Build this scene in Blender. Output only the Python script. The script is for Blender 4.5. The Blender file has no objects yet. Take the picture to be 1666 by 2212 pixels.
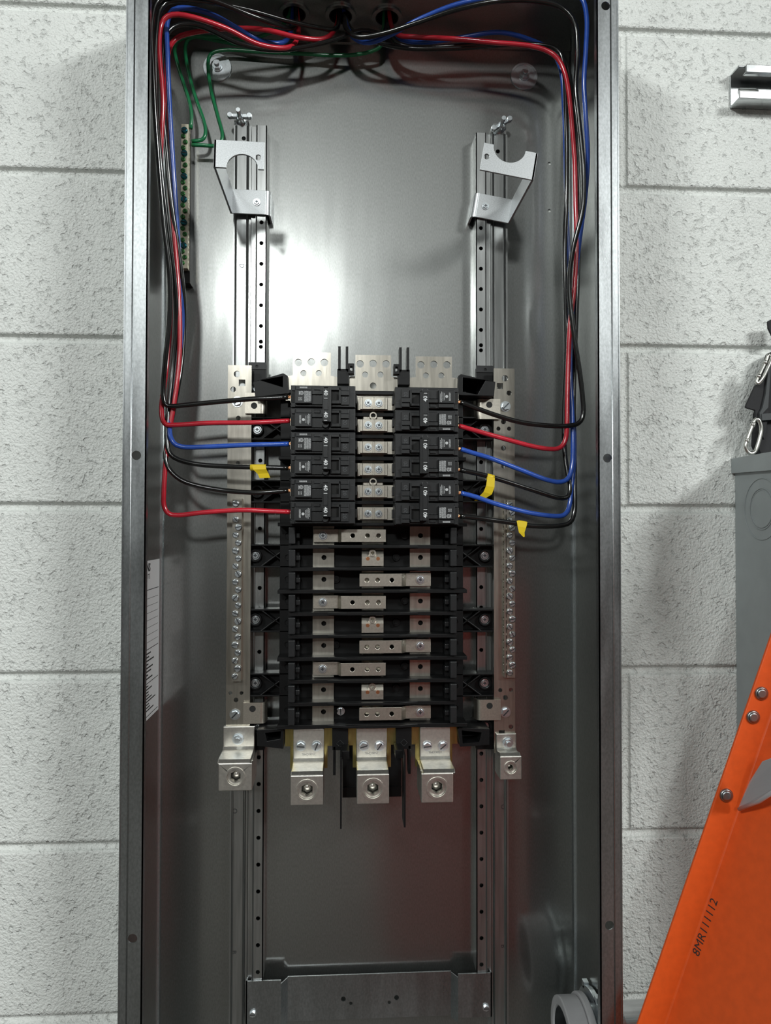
import bpy, bmesh, math, random
from mathutils import Vector, Matrix, geometry
random.seed(7)
PI = math.pi
S = 0.001            # everything below is written in millimetres
Z0 = 1350.0          # height of the panel's zero above the floor
sc = bpy.context.scene
C = sc.collection

# ------------------------------------------------------------------ camera
F_PX, W_PX, H_PX = 1549.3, 1666, 2212
CAM = Vector((-32.92, -738.9, -17.85))
YAW, PITCH, ROLL = 0.05747, 0.018945, 0.001663
fw = Vector((math.sin(YAW)*math.cos(PITCH), math.cos(YAW)*math.cos(PITCH), math.sin(PITCH)))
r0 = Vector((math.cos(YAW), -math.sin(YAW), 0)); u0 = r0.cross(fw)
rt = r0*math.cos(ROLL) + u0*math.sin(ROLL); up = u0*math.cos(ROLL) - r0*math.sin(ROLL)
cd = bpy.data.cameras.new('camera'); cam = bpy.data.objects.new('camera', cd); C.objects.link(cam)
cd.sensor_fit = 'HORIZONTAL'; cd.sensor_width = 36; cd.lens = 36*F_PX/W_PX; cd.clip_start = 0.01
M = Matrix(((rt.x, up.x, -fw.x), (rt.y, up.y, -fw.y), (rt.z, up.z, -fw.z)))
cam.matrix_world = Matrix.Translation((CAM.x*S, CAM.y*S, (CAM.z+Z0)*S)) @ M.to_4x4()
sc.camera = cam

# ------------------------------------------------------------------ world, lights, exposure
sc.view_settings.view_transform = 'Standard'; sc.view_settings.look = 'None'
sc.view_settings.gamma = 1; sc.view_settings.use_curve_mapping = False
sc.view_settings.exposure = 0.12
wd = bpy.data.worlds.new('world'); sc.world = wd; wd.use_nodes = True
wd.node_tree.nodes['Background'].inputs[0].default_value = (.80, .90, 1.0, 1)
wd.node_tree.nodes['Background'].inputs[1].default_value = 0.05
def area(name, loc, aim, sx, sy, power, col=(1, .97, .93)):
    d = bpy.data.lights.new(name, 'AREA'); d.shape = 'RECTANGLE'; d.size = sx; d.size_y = sy
    d.energy = power; d.color = col
    o = bpy.data.objects.new(name, d); C.objects.link(o)
    p = Vector((loc[0]*S, loc[1]*S, (loc[2]+Z0)*S)); q = Vector((aim[0]*S, aim[1]*S, (aim[2]+Z0)*S))
    o.location = p; o.rotation_euler = (q-p).to_track_quat('-Z', 'Y').to_euler()
    return o
area('light_main', (-720, -6450, 2300), (0, 0, 200), .50, .40, 62, (.96, 1, .98))
area('light_right', (3300, -3500, 2150), (200, 0, 0), 1.7, .5, 185, (.97, 1, .98))
area('light_left', (-2500, -3000, 2100), (0, 0, 0), .9, .3, 80, (.96, 1, .98))

# ------------------------------------------------------------------ materials
def mat(name, col, rough=.5, metal=0., coat=0., noise=None, bump=None, streak=None, spec=.5, rvar=0.):
    m = bpy.data.materials.new(name); m.use_nodes = True
    nt = m.node_tree; b = nt.nodes['Principled BSDF']
    b.inputs['Base Color'].default_value = (*col, 1); b.inputs['Roughness'].default_value = rough
    b.inputs['Metallic'].default_value = metal; b.inputs['Coat Weight'].default_value = coat
    b.inputs['Coat Roughness'].default_value = .12; b.inputs['Specular IOR Level'].default_value = spec
    tc = nt.nodes.new('ShaderNodeTexCoord')
    def tex(scale, st=None, det=4):
        n = nt.nodes.new('ShaderNodeTexNoise'); n.inputs['Scale'].default_value = scale; n.inputs['Detail'].default_value = det
        mp = nt.nodes.new('ShaderNodeMapping'); nt.links.new(tc.outputs['Object'], mp.inputs['Vector'])
        if st: mp.inputs['Scale'].default_value = st
        nt.links.new(mp.outputs['Vector'], n.inputs['Vector']); return n
    if noise:
        scale, amt, st = noise
        n = tex(scale, st); r = nt.nodes.new('ShaderNodeMapRange')
        r.inputs['From Min'].default_value = .3; r.inputs['From Max'].default_value = .7
        r.inputs['To Min'].default_value = 1-amt; r.inputs['To Max'].default_value = 1+amt
        nt.links.new(n.outputs['Fac'], r.inputs['Value'])
        mx = nt.nodes.new('ShaderNodeVectorMath'); mx.operation = 'SCALE'; mx.inputs[0].default_value = col
        nt.links.new(r.outputs['Result'], mx.inputs['Scale']); nt.links.new(mx.outputs['Vector'], b.inputs['Base Color'])
    if rvar:
        n = tex(60, (1, 1, .15)); r = nt.nodes.new('ShaderNodeMapRange')
        r.inputs['From Min'].default_value = .3; r.inputs['From Max'].default_value = .7
        r.inputs['To Min'].default_value = rough-rvar; r.inputs['To Max'].default_value = rough+rvar
        nt.links.new(n.outputs['Fac'], r.inputs['Value']); nt.links.new(r.outputs['Result'], b.inputs['Roughness'])
    if bump:
        scale, strength, dist, st = bump
        n = tex(scale, st, 3); bp = nt.nodes.new('ShaderNodeBump')
        bp.inputs['Strength'].default_value = strength; bp.inputs['Distance'].default_value = dist
        nt.links.new(n.outputs['Fac'], bp.inputs['Height']); nt.links.new(bp.outputs['Normal'], b.inputs['Normal'])
    return m
GALV = mat('galvanised_steel', (.42, .43, .42), .13, 1, noise=(900, .12, (1, 1, .3)), bump=(1100, .22, .00005, (1, 1, .3)), rvar=.02)
GALVF = mat('galvanised_flange', (.43, .45, .46), .31, 1, noise=(500, .14, (1, 1, .6)), bump=(800, .25, .0001, None), rvar=.05)
RAIL = mat('rail_steel', (.48, .49, .485), .22, 1, noise=(260, .16, (1, 1, .06)), bump=(700, .2, .00006, (1, 1, .1)), rvar=.06)
BRKT = mat('bracket_steel', (.46, .475, .485), .42, 1, noise=(900, .16, None), bump=(1500, .15, .00006, None))
TIN = mat('tin_plated_bar', (.52, .49, .43), .22, 1, noise=(240, .15, (1, 1, .12)), bump=(500, .2, .00008, (1, 1, .15)), rvar=.06)
NICK = mat('plated_connector', (.60, .56, .49), .38, 1, noise=(500, .1, None), bump=(700, .2, .00008, None))
LUG = mat('lug_aluminium', (.74, .72, .67), .38, 1, noise=(300, .1, None), bump=(650, .35, .00012, None))
ZINC = mat('zinc_screw', (.84, .89, .92), .3, 1, noise=(500, .1, None))
YELLOWM = mat('yellow_metal', (.50, .42, .16), .3, 1, noise=(200, .2, (1, 1, .2)))  # yellow-tinted metal used on the lower bus tabs
COPPER = mat('copper_strand', (.85, .42, .22), .3, 1)
BLACKP = mat('black_plastic', (.0045, .0045, .005), .42, noise=(300, .2, None), bump=(900, .15, .0001, None), spec=.3)
HOUSING = mat('breaker_black', (.0095, .010, .0112), .42, noise=(400, .2, None), bump=(1200, .25, .00012, None))
EDGE = mat('breaker_edge', (.06, .063, .068), .45)
HANDLE = mat('handle_black', (.012, .0125, .0135), .38)
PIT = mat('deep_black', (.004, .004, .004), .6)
WHITE = mat('white_print', (.75, .77, .78), .6)
GREYP = mat('grey_print', (.20, .21, .215), .6)
W_RED = mat('red_insulation', (.50, .018, .034), .24, coat=.4, noise=(90, .12, None))
W_BLUE = mat('blue_insulation', (.025, .085, .42), .24, coat=.4, noise=(90, .12, None))
W_BLACK = mat('black_insulation', (.008, .008, .008), .2, coat=.5)
W_GREEN = mat('green_insulation', (.012, .20, .072), .26, coat=.4)
TAPE = mat('yellow_tape', (.72, .52, .015), .45)
STICK = mat('sticker_paper', (.62, .61, .62), .5)
INK = mat('black_ink', (.02, .02, .02), .6)
CREAM = mat('cream_bar', (.62, .58, .46), .4, .6)
TEAL = mat('teal_screw', (.03, .20, .24), .2, .85)
GSCREW = mat('green_screw', (.05, .22, .06), .3, .75)
GREYBOX = mat('grey_enamel', (.27, .295, .30), .42, noise=(30, .06, None), bump=(60, .1, .0008, None))
ORANGE = mat('orange_fibreglass', (.66, .085, .010), .45, noise=(120, .07, None), bump=(500, .25, .0002, None))
RIVET = mat('rivet_steel', (.42, .45, .46), .35, 1)
NYLON = mat('black_webbing', (.014, .014, .016), .75, bump=(900, .5, .0004, (1, 1, 3)))
NYLONG = mat('grey_webbing', (.07, .075, .078), .8, bump=(900, .5, .0004, (1, 1, 3)))
CLIP = mat('carabiner_metal', (.66, .66, .62), .28, 1)
PVC = mat('grey_bushing', (.34, .34, .35), .4, noise=(60, .05, None))
STRUT = mat('strut_zinc', (.62, .64, .65), .22, 1, noise=(300, .12, (.1, 1, 1)), rvar=.05)
TREAD = mat('tread_aluminium', (.55, .54, .56), .35, .5)
FLOORM = mat('concrete_floor', (.085, .08, .07), .7, noise=(6, .15, None))
CEILM = mat('ceiling_paint', (.16, .16, .155), .8, noise=(4, .05, None))
ROOMW = mat('room_wall_paint', (.13, .13, .12), .8, noise=(2, .12, None))
ADDED_RED = mat('added_chest_red', (.34, .03, .022), .5)  # red of the unseen chest added for its reflection in the metal
LENS = mat('lamp_diffuser', (.8, .8, .8), .5)
b = LENS.node_tree.nodes['Principled BSDF']; b.inputs['Emission Color'].default_value = (1, 1, .97, 1); b.inputs['Emission Strength'].default_value = 3

def two_lobe(m, r2, f):
    # zinc coating: a sharp lobe over a broad one
    nt = m.node_tree; b1 = nt.nodes['Principled BSDF']; b2 = nt.nodes.new('ShaderNodeBsdfPrincipled')
    b2.inputs['Metallic'].default_value = b1.inputs['Metallic'].default_value; b2.inputs['Roughness'].default_value = r2
    for nm in ('Base Color', 'Normal'):
        for l in list(nt.links):
            if l.to_node == b1 and l.to_socket.name == nm: nt.links.new(l.from_socket, b2.inputs[nm])
    mx = nt.nodes.new('ShaderNodeMixShader'); mx.inputs[0].default_value = f
    out = [n for n in nt.nodes if n.type == 'OUTPUT_MATERIAL'][0]
    nt.links.new(b1.outputs[0], mx.inputs[1]); nt.links.new(b2.outputs[0], mx.inputs[2]); nt.links.new(mx.outputs[0], out.inputs['Surface'])
two_lobe(GALV, .36, .55); two_lobe(RAIL, .42, .5); two_lobe(TIN, .42, .45)

def wall_material():
    m = bpy.data.materials.new('painted_block'); m.use_nodes = True; nt = m.node_tree; b = nt.nodes['Principled BSDF']
    L = nt.links.new
    b.inputs['Base Color'].default_value = (.74, .76, .735, 1); b.inputs['Roughness'].default_value = .38
    tc = nt.nodes.new('ShaderNodeTexCoord')
    def noise(scale, det, rough=.55):
        n = nt.nodes.new('ShaderNodeTexNoise'); n.inputs['Scale'].default_value = scale; n.inputs['Detail'].default_value = det
        n.inputs['Roughness'].default_value = rough; L(tc.outputs['Object'], n.inputs['Vector']); return n
    a = noise(310, 3); c = noise(135, 4); d = noise(9, 2)
    v = nt.nodes.new('ShaderNodeTexVoronoi'); v.inputs['Scale'].default_value = 230; v.feature = 'SMOOTH_F1'
    mx = nt.nodes.new('ShaderNodeMix'); mx.data_type = 'VECTOR'; mx.inputs['Factor'].default_value = .02
    L(tc.outputs['Object'], mx.inputs['A']); L(c.outputs['Color'], mx.inputs['B']); L(mx.outputs['Result'], v.inputs['Vector'])
    r = nt.nodes.new('ShaderNodeMapRange'); r.inputs['From Min'].default_value = .34; r.inputs['From Max'].default_value = .66
    L(a.outputs['Fac'], r.inputs['Value'])
    pit = nt.nodes.new('ShaderNodeMapRange'); pit.inputs['From Min'].default_value = .30; pit.inputs['From Max'].default_value = .42
    L(c.outputs['Fac'], pit.inputs['Value'])
    def math_(op, x, y):
        n = nt.nodes.new('ShaderNodeMath'); n.operation = op
        for i, q in enumerate((x, y)):
            if isinstance(q, (int, float)): n.inputs[i].default_value = q
            else: L(q, n.inputs[i])
        return n.outputs[0]
    h = math_('ADD', math_('MULTIPLY', r.outputs[0], .45), math_('MULTIPLY', pit.outputs[0], .9))
    h = math_('ADD', h, math_('MULTIPLY', v.outputs['Distance'], .3))
    bp = nt.nodes.new('ShaderNodeBump'); bp.inputs['Strength'].default_value = .8; bp.inputs['Distance'].default_value = .0022
    L(h, bp.inputs['Height']); L(bp.outputs['Normal'], b.inputs['Normal'])
    cr = nt.nodes.new('ShaderNodeMapRange'); cr.inputs['From Min'].default_value = .3; cr.inputs['From Max'].default_value = .7
    cr.inputs['To Min'].default_value = .94; cr.inputs['To Max'].default_value = 1.04; L(d.outputs['Fac'], cr.inputs['Value'])
    sx = nt.nodes.new('ShaderNodeVectorMath'); sx.operation = 'SCALE'; sx.inputs[0].default_value = (.74, .76, .735)
    L(cr.outputs[0], sx.inputs['Scale']); L(sx.outputs['Vector'], b.inputs['Base Color'])
    return m
BLOCK = wall_material()

# ------------------------------------------------------------------ helpers
def at(px, py, Y):
    d = rt*((px-W_PX/2)/F_PX) + up*(-(py-H_PX/2)/F_PX) + fw
    t = (Y-CAM.y)/d.y
    p = CAM + d*t
    return Vector((p.x, Y, p.z))
def aX(px, Y, py=1130): return at(px, py, Y).x
def aZ(py, Y, px=744): return at(px, py, Y).z

class MB:
    def __init__(s): s.bm = bmesh.new()
    def _add(s, vs, fs, smooth=False, mi=0):
        bv = [s.bm.verts.new(v) for v in vs]
        for f in fs:
            try:
                q = s.bm.faces.new([bv[i] for i in f]); q.smooth = smooth; q.material_index = mi
            except ValueError: pass
        return bv
    def box(s, x0, x1, y0, y1, z0, z1, mi=0, m=None):
        vs = [Vector((x, y, z)) for x in (x0, x1) for y in (y0, y1) for z in (z0, z1)]
        if m: vs = [m @ v for v in vs]
        s._add(vs, [(0, 1, 3, 2), (4, 6, 7, 5), (0, 4, 5, 1), (2, 3, 7, 6), (0, 2, 6, 4), (1, 5, 7, 3)], mi=mi); return s
    def cyl(s, c, r, h, ax='Y', n=20, r2=None, mi=0, m=None, cap=True, smooth=True):
        # from c along axis by h
        r2 = r if r2 is None else r2
        E = {'X': (Vector((1, 0, 0)), Vector((0, 1, 0)), Vector((0, 0, 1))), 'Y': (Vector((0, 1, 0)), Vector((0, 0, 1)), Vector((1, 0, 0))), 'Z': (Vector((0, 0, 1)), Vector((1, 0, 0)), Vector((0, 1, 0)))}[ax]
        c = Vector(c); vs = []
        for k, rr in ((0, r), (1, r2)):
            for i in range(n):
                t = 2*PI*i/n; vs.append(c+E[0]*h*k+E[1]*rr*math.cos(t)+E[2]*rr*math.sin(t))
        if m: vs = [m @ v for v in vs]
        bv = s._add(vs, [(i, (i+1) % n, n+(i+1) % n, n+i) for i in range(n)], smooth, mi)
        if cap:
            for q in (bv[:n][::-1], bv[n:]):
                f = s.bm.faces.new(q); f.material_index = mi
        return s
    def ring(s, c, ro, ri, h, ax='Y', n=28, mi=0, m=None):
        E = {'X': (Vector((1, 0, 0)), Vector((0, 1, 0)), Vector((0, 0, 1))), 'Y': (Vector((0, 1, 0)), Vector((0, 0, 1)), Vector((1, 0, 0))), 'Z': (Vector((0, 0, 1)), Vector((1, 0, 0)), Vector((0, 1, 0)))}[ax]
        c = Vector(c); vs = []
        for rr, k in ((ro, 0), (ro, 1), (ri, 1), (ri, 0)):
            for i in range(n):
                t = 2*PI*i/n; vs.append(c+E[0]*h*k+E[1]*rr*math.cos(t)+E[2]*rr*math.sin(t))
        if m: vs = [m @ v for v in vs]
        fs = []
        for a in range(4):
            b_ = (a+1) % 4
            for i in range(n): fs.append((a*n+i, a*n+(i+1) % n, b_*n+(i+1) % n, b_*n+i))
        s._add(vs, fs, False, mi); return s
    def plate(s, outer, holes, t0, t1, ax='Y', mi=0, m=None):
        # outer, holes: 2-D loops (X,Z for Y; X,Y for Z; Y,Z for X), extruded between t0 and t1
        def P(a, b_, t):
            v = Vector((a, t, b_)) if ax == 'Y' else (Vector((a, b_, t)) if ax == 'Z' else Vector((t, a, b_)))
            return m @ v if m else v
        loops = [outer]+list(holes); flat = [p for l in loops for p in l]
        tris = geometry.tessellate_polygon([[Vector((p[0], p[1], 0)) for p in l] for l in loops])
        n = len(flat)
        bv = [s.bm.verts.new(P(p[0], p[1], t0)) for p in flat]+[s.bm.verts.new(P(p[0], p[1], t1)) for p in flat]
        for t in tris:
            for o in (0, n):
                try:
                    f = s.bm.faces.new([bv[i+o] for i in t]); f.material_index = mi
                except ValueError: pass
        k = 0
        for l in loops:
            L_ = len(l)
            for i in range(L_):
                a, b_ = k+i, k+(i+1) % L_
                try:
                    f = s.bm.faces.new((bv[a], bv[b_], bv[b_+n], bv[a+n])); f.material_index = mi
                except ValueError: pass
            k += L_
        return s
    def tube(s, pts, r, n=12, mi=0, cap=True):
        pts = [Vector(p) for p in pts]; N = len(pts); rings = []
        up_ = Vector((0.13, 1, 0.07)).normalized(); prev = None
        for i, p in enumerate(pts):
            t = (pts[min(i+1, N-1)]-pts[max(i-1, 0)]).normalized()
            if prev is None: a = t.cross(up_).normalized()
            else: a = (prev-t*prev.dot(t)).normalized()
            prev = a; b_ = t.cross(a)
            rr = r[i] if isinstance(r, (list, tuple)) else r
            rings.append([p+a*rr*math.cos(2*PI*k/n)+b_*rr*math.sin(2*PI*k/n) for k in range(n)])
        vs = [v for q in rings for v in q]
        fs = [(i*n+k, i*n+(k+1) % n, (i+1)*n+(k+1) % n, (i+1)*n+k) for i in range(N-1) for k in range(n)]
        bv = s._add(vs, fs, True, mi)
        if cap: s.bm.faces.new(bv[:n][::-1]).material_index = mi; s.bm.faces.new(bv[-n:]).material_index = mi
        return s
    def text(s, string, size, m, mi=0, bold=0.0):
        # m maps text plane (x right, y up) to mm space
        c = bpy.data.curves.new('t', 'FONT'); c.body = string; c.size = size; c.align_x = 'CENTER'; c.align_y = 'CENTER'
        c.resolution_u = 2; c.offset = bold
        o = bpy.data.objects.new('t', c); C.objects.link(o)
        dg = bpy.context.evaluated_depsgraph_get(); me = bpy.data.meshes.new_from_object(o.evaluated_get(dg))
        bv = [s.bm.verts.new(m @ v.co) for v in me.vertices]
        for p in me.polygons:
            try:
                f = s.bm.faces.new([bv[i] for i in p.vertices]); f.material_index = mi
            except ValueError: pass
        bpy.data.objects.remove(o); bpy.data.curves.remove(c); bpy.data.meshes.remove(me)
        return s
def org(p): return Vector((p[0]*S, p[1]*S, (p[2]+Z0)*S))
def circ(cx, cy, r, n=14): return [(cx+r*math.cos(2*PI*i/n), cy+r*math.sin(2*PI*i/n)) for i in range(n)]
def rect(x0, x1, y0, y1): return [(x0, y0), (x1, y0), (x1, y1), (x0, y1)]
def tag(o, label, cat, group=None):
    o['label'] = label; o['category'] = cat
    if group: o['group'] = group
    return o
def thing(name, p, label, cat, group=None):
    o = bpy.data.objects.new(name, None); o.empty_display_size = .02; C.objects.link(o); o.location = org(p)
    o['o'] = tuple(p)
    return tag(o, label, cat, group)
ORG = {}
def build(name, mb, mats, parent=None, bevel=0, origin=None, local=False):
    """mb in mm of the panel frame (or, local=True, already relative to the parent)."""
    if parent is not None: o0 = ORG.get(parent.name, Vector((0, 0, 0)))
    else: o0 = Vector(origin) if origin is not None else None
    bmesh.ops.recalc_face_normals(mb.bm, faces=mb.bm.faces)
    if o0 is None:
        vs = mb.bm.verts; o0 = Vector((sum(v.co.x for v in vs), sum(v.co.y for v in vs), sum(v.co.z for v in vs)))/max(1, len(vs))
        zs = min(v.co.z for v in vs); o0.z = zs
    me = bpy.data.meshes.new(name)
    for v in mb.bm.verts: v.co = (v.co-(Vector((0, 0, 0)) if local else o0))*S
    mb.bm.to_mesh(me); mb.bm.free()
    for q in (mats if isinstance(mats, (list, tuple)) else [mats]): me.materials.append(q)
    o = bpy.data.objects.new(name, me); C.objects.link(o)
    if parent is not None: o.parent = parent; ORG[o.name] = o0
    else: o.location = org(o0); ORG[o.name] = o0.copy()
    if bevel:
        bm_ = o.modifiers.new('bevel', 'BEVEL'); bm_.width = bevel*S; bm_.segments = 2; bm_.limit_method = 'ANGLE'; bm_.angle_limit = .7
    return o
def T(name, p, label, cat, group=None):
    o = thing(name, p, label, cat, group); ORG[o.name] = Vector(p); del o['o']; return o
def struct(o): o['kind'] = 'structure'; return o
def inst(name, me, parent, p, rotY=0., scale=1.):
    o = bpy.data.objects.new(name, me); C.objects.link(o); o.parent = parent
    o0 = ORG[parent.name] if parent is not None else Vector((0, 0, 0))
    o.location = (Vector(p)-o0)*S; o.rotation_euler = (0, rotY, 0); o.scale = (scale,)*3
    ORG[o.name] = Vector(p)
    return o
def spline(pts, step=6):
    P = [Vector(p) for p in pts]; P = [P[0]*2-P[1]]+P+[P[-1]*2-P[-2]]; out = []
    for i in range(1, len(P)-2):
        a, b_, c, d = P[i-1:i+3]; n = max(3, int((c-b_).length/step))
        for k in range(n):
            t = k/n; t2 = t*t; t3 = t2*t
            out.append(.5*((2*b_)+(c-a)*t+(2*a-5*b_+4*c-d)*t2+(3*b_-a-3*c+d)*t3))
    out.append(P[-2]); return out

# shared screw meshes, head facing -Y, seat at y=0, in mm*S
def screw_mesh(name, kind, r, h, mt):
    mb = MB()
    if kind == 'pan':        # round head, flange ring, star recess
        mb.cyl((0, 0, 0), r, -h*.45, n=20); mb.cyl((0, -h*.45, 0), r*.80, -h*.55, n=20, r2=r*.66)
        mb.cyl((0, -h-.02, 0), r*.30, .03, n=6, mi=1); mb.box(-r*.42, r*.42, -h-.04, -h, -r*.10, r*.10, mi=1); mb.box(-r*.10, r*.10, -h-.04, -h, -r*.42, r*.42, mi=1)
    elif kind == 'hexflange':
        mb.cyl((0, 0, 0), r, -h*.2, n=22); mb.cyl((0, -h*.2, 0), r*.78, -h*.8, n=6, smooth=False, r2=r*.74)
        mb.box(-r*.74, r*.74, -h-.05, -h+.3, -r*.12, r*.12, mi=1)
    elif kind == 'slot':
        mb.cyl((0, 0, 0), r, -h*.7, n=18); mb.cyl((0, -h*.7, 0), r, -h*.3, n=18, r2=r*.75)
        mb.box(-r*.92, r*.92, -h-.06, -h+.2, -r*.16, r*.16, mi=1)
    elif kind == 'dome':
        mb.cyl((0, 0, 0), r, -h*.35, n=24); mb.cyl((0, -h*.35, 0), r, -h*.4, n=24, r2=r*.82); mb.cyl((0, -h*.75, 0), r*.82, -h*.25, n=24, r2=r*.5)
    elif kind == 'nut':
        mb.cyl((0, 0, 0), r, -h*.25, n=22); mb.cyl((0, -h*.25, 0), r*.85, -h*.75, n=6, smooth=False); mb.cyl((0, -h, 0), r*.45, -h*.7, n=12)
    bmesh.ops.recalc_face_normals(mb.bm, faces=mb.bm.faces)
    me = bpy.data.meshes.new(name)
    for v in mb.bm.verts: v.co = v.co*S
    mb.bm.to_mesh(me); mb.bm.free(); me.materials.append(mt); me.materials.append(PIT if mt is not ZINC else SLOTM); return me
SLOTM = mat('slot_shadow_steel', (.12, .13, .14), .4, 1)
SC_PAN = screw_mesh('pan_screw', 'pan', 4.3, 2.6, ZINC)
SC_PANB = screw_mesh('pan_screw_big', 'pan', 4.9, 3.0, ZINC)
SC_HEX = screw_mesh('hex_slotted_screw', 'hexflange', 6.0, 4.2, ZINC)
SC_HEXS = screw_mesh('small_hex_slotted_screw', 'hexflange', 4.4, 3.0, ZINC)
SC_SLOT = screw_mesh('slotted_screw', 'slot', 3.6, 1.8, ZINC)
SC_TEAL = screw_mesh('teal_slotted_screw', 'slot', 4.0, 3.0, TEAL)
SC_GRN = screw_mesh('green_slotted_screw', 'slot', 3.4, 2.2, GSCREW)
SC_NUT = screw_mesh('flange_nut', 'nut', 6.6, 5.5, ZINC)
SC_RIV = screw_mesh('dome_rivet', 'dome', 7.0, 2.4, RIVET)

# ================================================================== THE SETTING
YW = 148.0
JZ = [at(1480, 57, YW).z, at(1490, 396, YW).z, at(1490, 742, YW).z, at(1450, 1099, YW).z, at(1460, 1447, YW).z, at(1430, 1798, YW).z, at(1366, 2153, YW).z]
# regular course height, fitted on both sides of the box
k_ = 203.6; zc = JZ[3]
def joint_z(i): return zc + (3-i)*k_
def wall_depth(x, z):
    d = 0
    i = round((zc-z)/k_); dz = abs(z-(zc-i*k_))
    if dz < 5.6: d = max(d, 6.4*math.sqrt(max(0, 1-(dz/5.6)**2)))
    c = math.floor((zc-z)/k_)   # course index below the joint
    off = 322 if c % 2 == 1 else 119
    m_ = (x-off+203) % 406 - 203
    if abs(m_) < 4.6: d = max(d, 2.9*math.sqrt(max(0, 1-(m_/4.6)**2)))
    return d
def make_wall():
    x0, x1, z0, z1 = -3600, 3600, -1340, 2620
    xs = {x0, x1}
    for off in (322, 119):
        for n in range(-9, 9):
            for q in (-6, -4.7, -4.4, -3.6, -2, 0, 2, 3.6, 4.4, 4.7, 6): xs.add(off+406*n+q)
    zs = {z0, z1}
    for n in range(-8, 14):
        for q in (-9, -5.9, -5.5, -4.6, -3, 0, 3, 4.6, 5.5, 5.9, 9): zs.add(zc+k_*n+q)
    xs = sorted(x for x in xs if x0 <= x <= x1); zs = sorted(z for z in zs if z0 <= z <= z1)
    mb = MB(); g = [[mb.bm.verts.new((x, YW+wall_depth(x, z), z)) for z in zs] for x in xs]
    for i in range(len(xs)-1):
        for j in range(len(zs)-1):
            mb.bm.faces.new((g[i][j], g[i+1][j], g[i+1][j+1], g[i][j+1])).smooth = True
    mb.box(x0, x1, YW+30, YW+200, z0, z1)
    return struct(build('wall_back', mb, BLOCK))
make_wall()
FZ = -1340; CZ = 2620
struct(build('floor', MB().box(-3600, 3600, -8200, 340, FZ-60, FZ), FLOORM))
struct(build('ceiling', MB().box(-3600, 3600, -8200, 340, CZ, CZ+60), CEILM))
struct(build('wall_left', MB().box(-3700, -3600, -8200, 340, FZ, CZ), ROOMW))
struct(build('wall_right', MB().box(3600, 3700, -8200, 340, FZ, CZ), ROOMW))
struct(build('wall_front', MB().box(-3700, 3700, -8300, -8200, FZ, CZ), ROOMW))

# ================================================================== ENCLOSURE
BW, BD = 254.0, 146.0
ZT = aZ(66, BD, 780); ZB = -760.0
enc = T('panel_enclosure', (0, BD, ZB), 'tall galvanised steel electrical enclosure, open at the front, on the white block wall', 'electrical enclosure')
def A2(px, py, Y): v = at(px, py, Y); return (v.x, v.z)
hl = [(at(1187, 353, BD)), (at(1187, 455, BD))]
build('back_panel', MB().plate(rect(-BW, BW, ZB, ZT), [circ(p.x, p.z, 2.2, 10) for p in hl], BD, BD+1.4), GALV, enc)
build('side_panel', MB().box(-BW-1.5, -BW, 0, BD+1.4, ZB, ZT), GALV, enc)
build('side_panel', MB().plate(rect(0, BD+1.4, ZB, ZT), [circ(62, -596, 38, 32)], BW, BW+1.5, ax='X'), GALV, enc)
cond = [at(636, 38, 121), at(735, 38, 121), at(836, 40, 121)]
CX = [aX(636, 121, 38), aX(736, 121, 38), aX(836, 121, 38)]
tp = MB().plate(rect(-BW-1.5, BW+1.5, 0, BD+1.4), [circ(x, 119, 14, 24) for x in CX], ZT, ZT+1.5, ax='Z')
tp.box(-BW, BW, BD-2.2, BD-.2, ZT-17, ZT)          # turned-down lip against the back
build('top_panel', tp, GALV, enc)
build('bottom_panel', MB().box(-BW, BW, 0, BD, ZB-1.5, ZB), GALV, enc)
fx = 20.5
for sgn in (-1, 1): build('corner_seam', MB().cyl((sgn*(BW-.2), BD-.4, ZB), 1.0, ZT-ZB, 'Z', n=10).box(*sorted((sgn*(BW-1.6), sgn*BW)), BD-5, BD-4.2, ZB, ZT), ZINC, enc)
for sgn, hs in ((-1, [(298, 984), (282, 2026)]), (1, [(1310, 15), (1308, 990), (1320, 1997)])):
    mb = MB(); xa, xb = (-BW-1.5, -BW+fx) if sgn < 0 else (BW-fx, BW+1.5)
    mb.plate(rect(xa, xb, ZB, ZT), [circ(sgn*(BW-11), at(h[0], h[1], 0).z, 4.7, 20) for h in hs], -1.5, 0)
    xi = xb if sgn < 0 else xa
    mb.box(min(xi, xi-sgn*-1.2), max(xi, xi-sgn*-1.2), -1.5, 7, ZB, ZT)
    xo = xa if sgn < 0 else xb
    mb.box(xo-(1.2 if sgn < 0 else 0), xo+(0 if sgn < 0 else 1.2), -2.2, 3, ZB, ZT)
    xr = sgn*(BW-5.5)
    mb.cyl((xr, -1.5, ZB), .8, ZT-ZB, 'Z', n=8)
    build('front_flange', mb, GALVF, enc)
for px, py in ((470, 147), (1132, 166)):
    p = at(px, py, BD)
    w = build('washer', MB().cyl((p.x, BD, p.z), 17.5, -1.2, n=36, r2=16.5).ring((p.x, BD-1.2, p.z), 17, 14.5, -.7), ZINC, enc)
    inst('hex_nut', SC_NUT, w, (p.x, BD-1.2, p.z-(-1)), rotY=.4)
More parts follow.
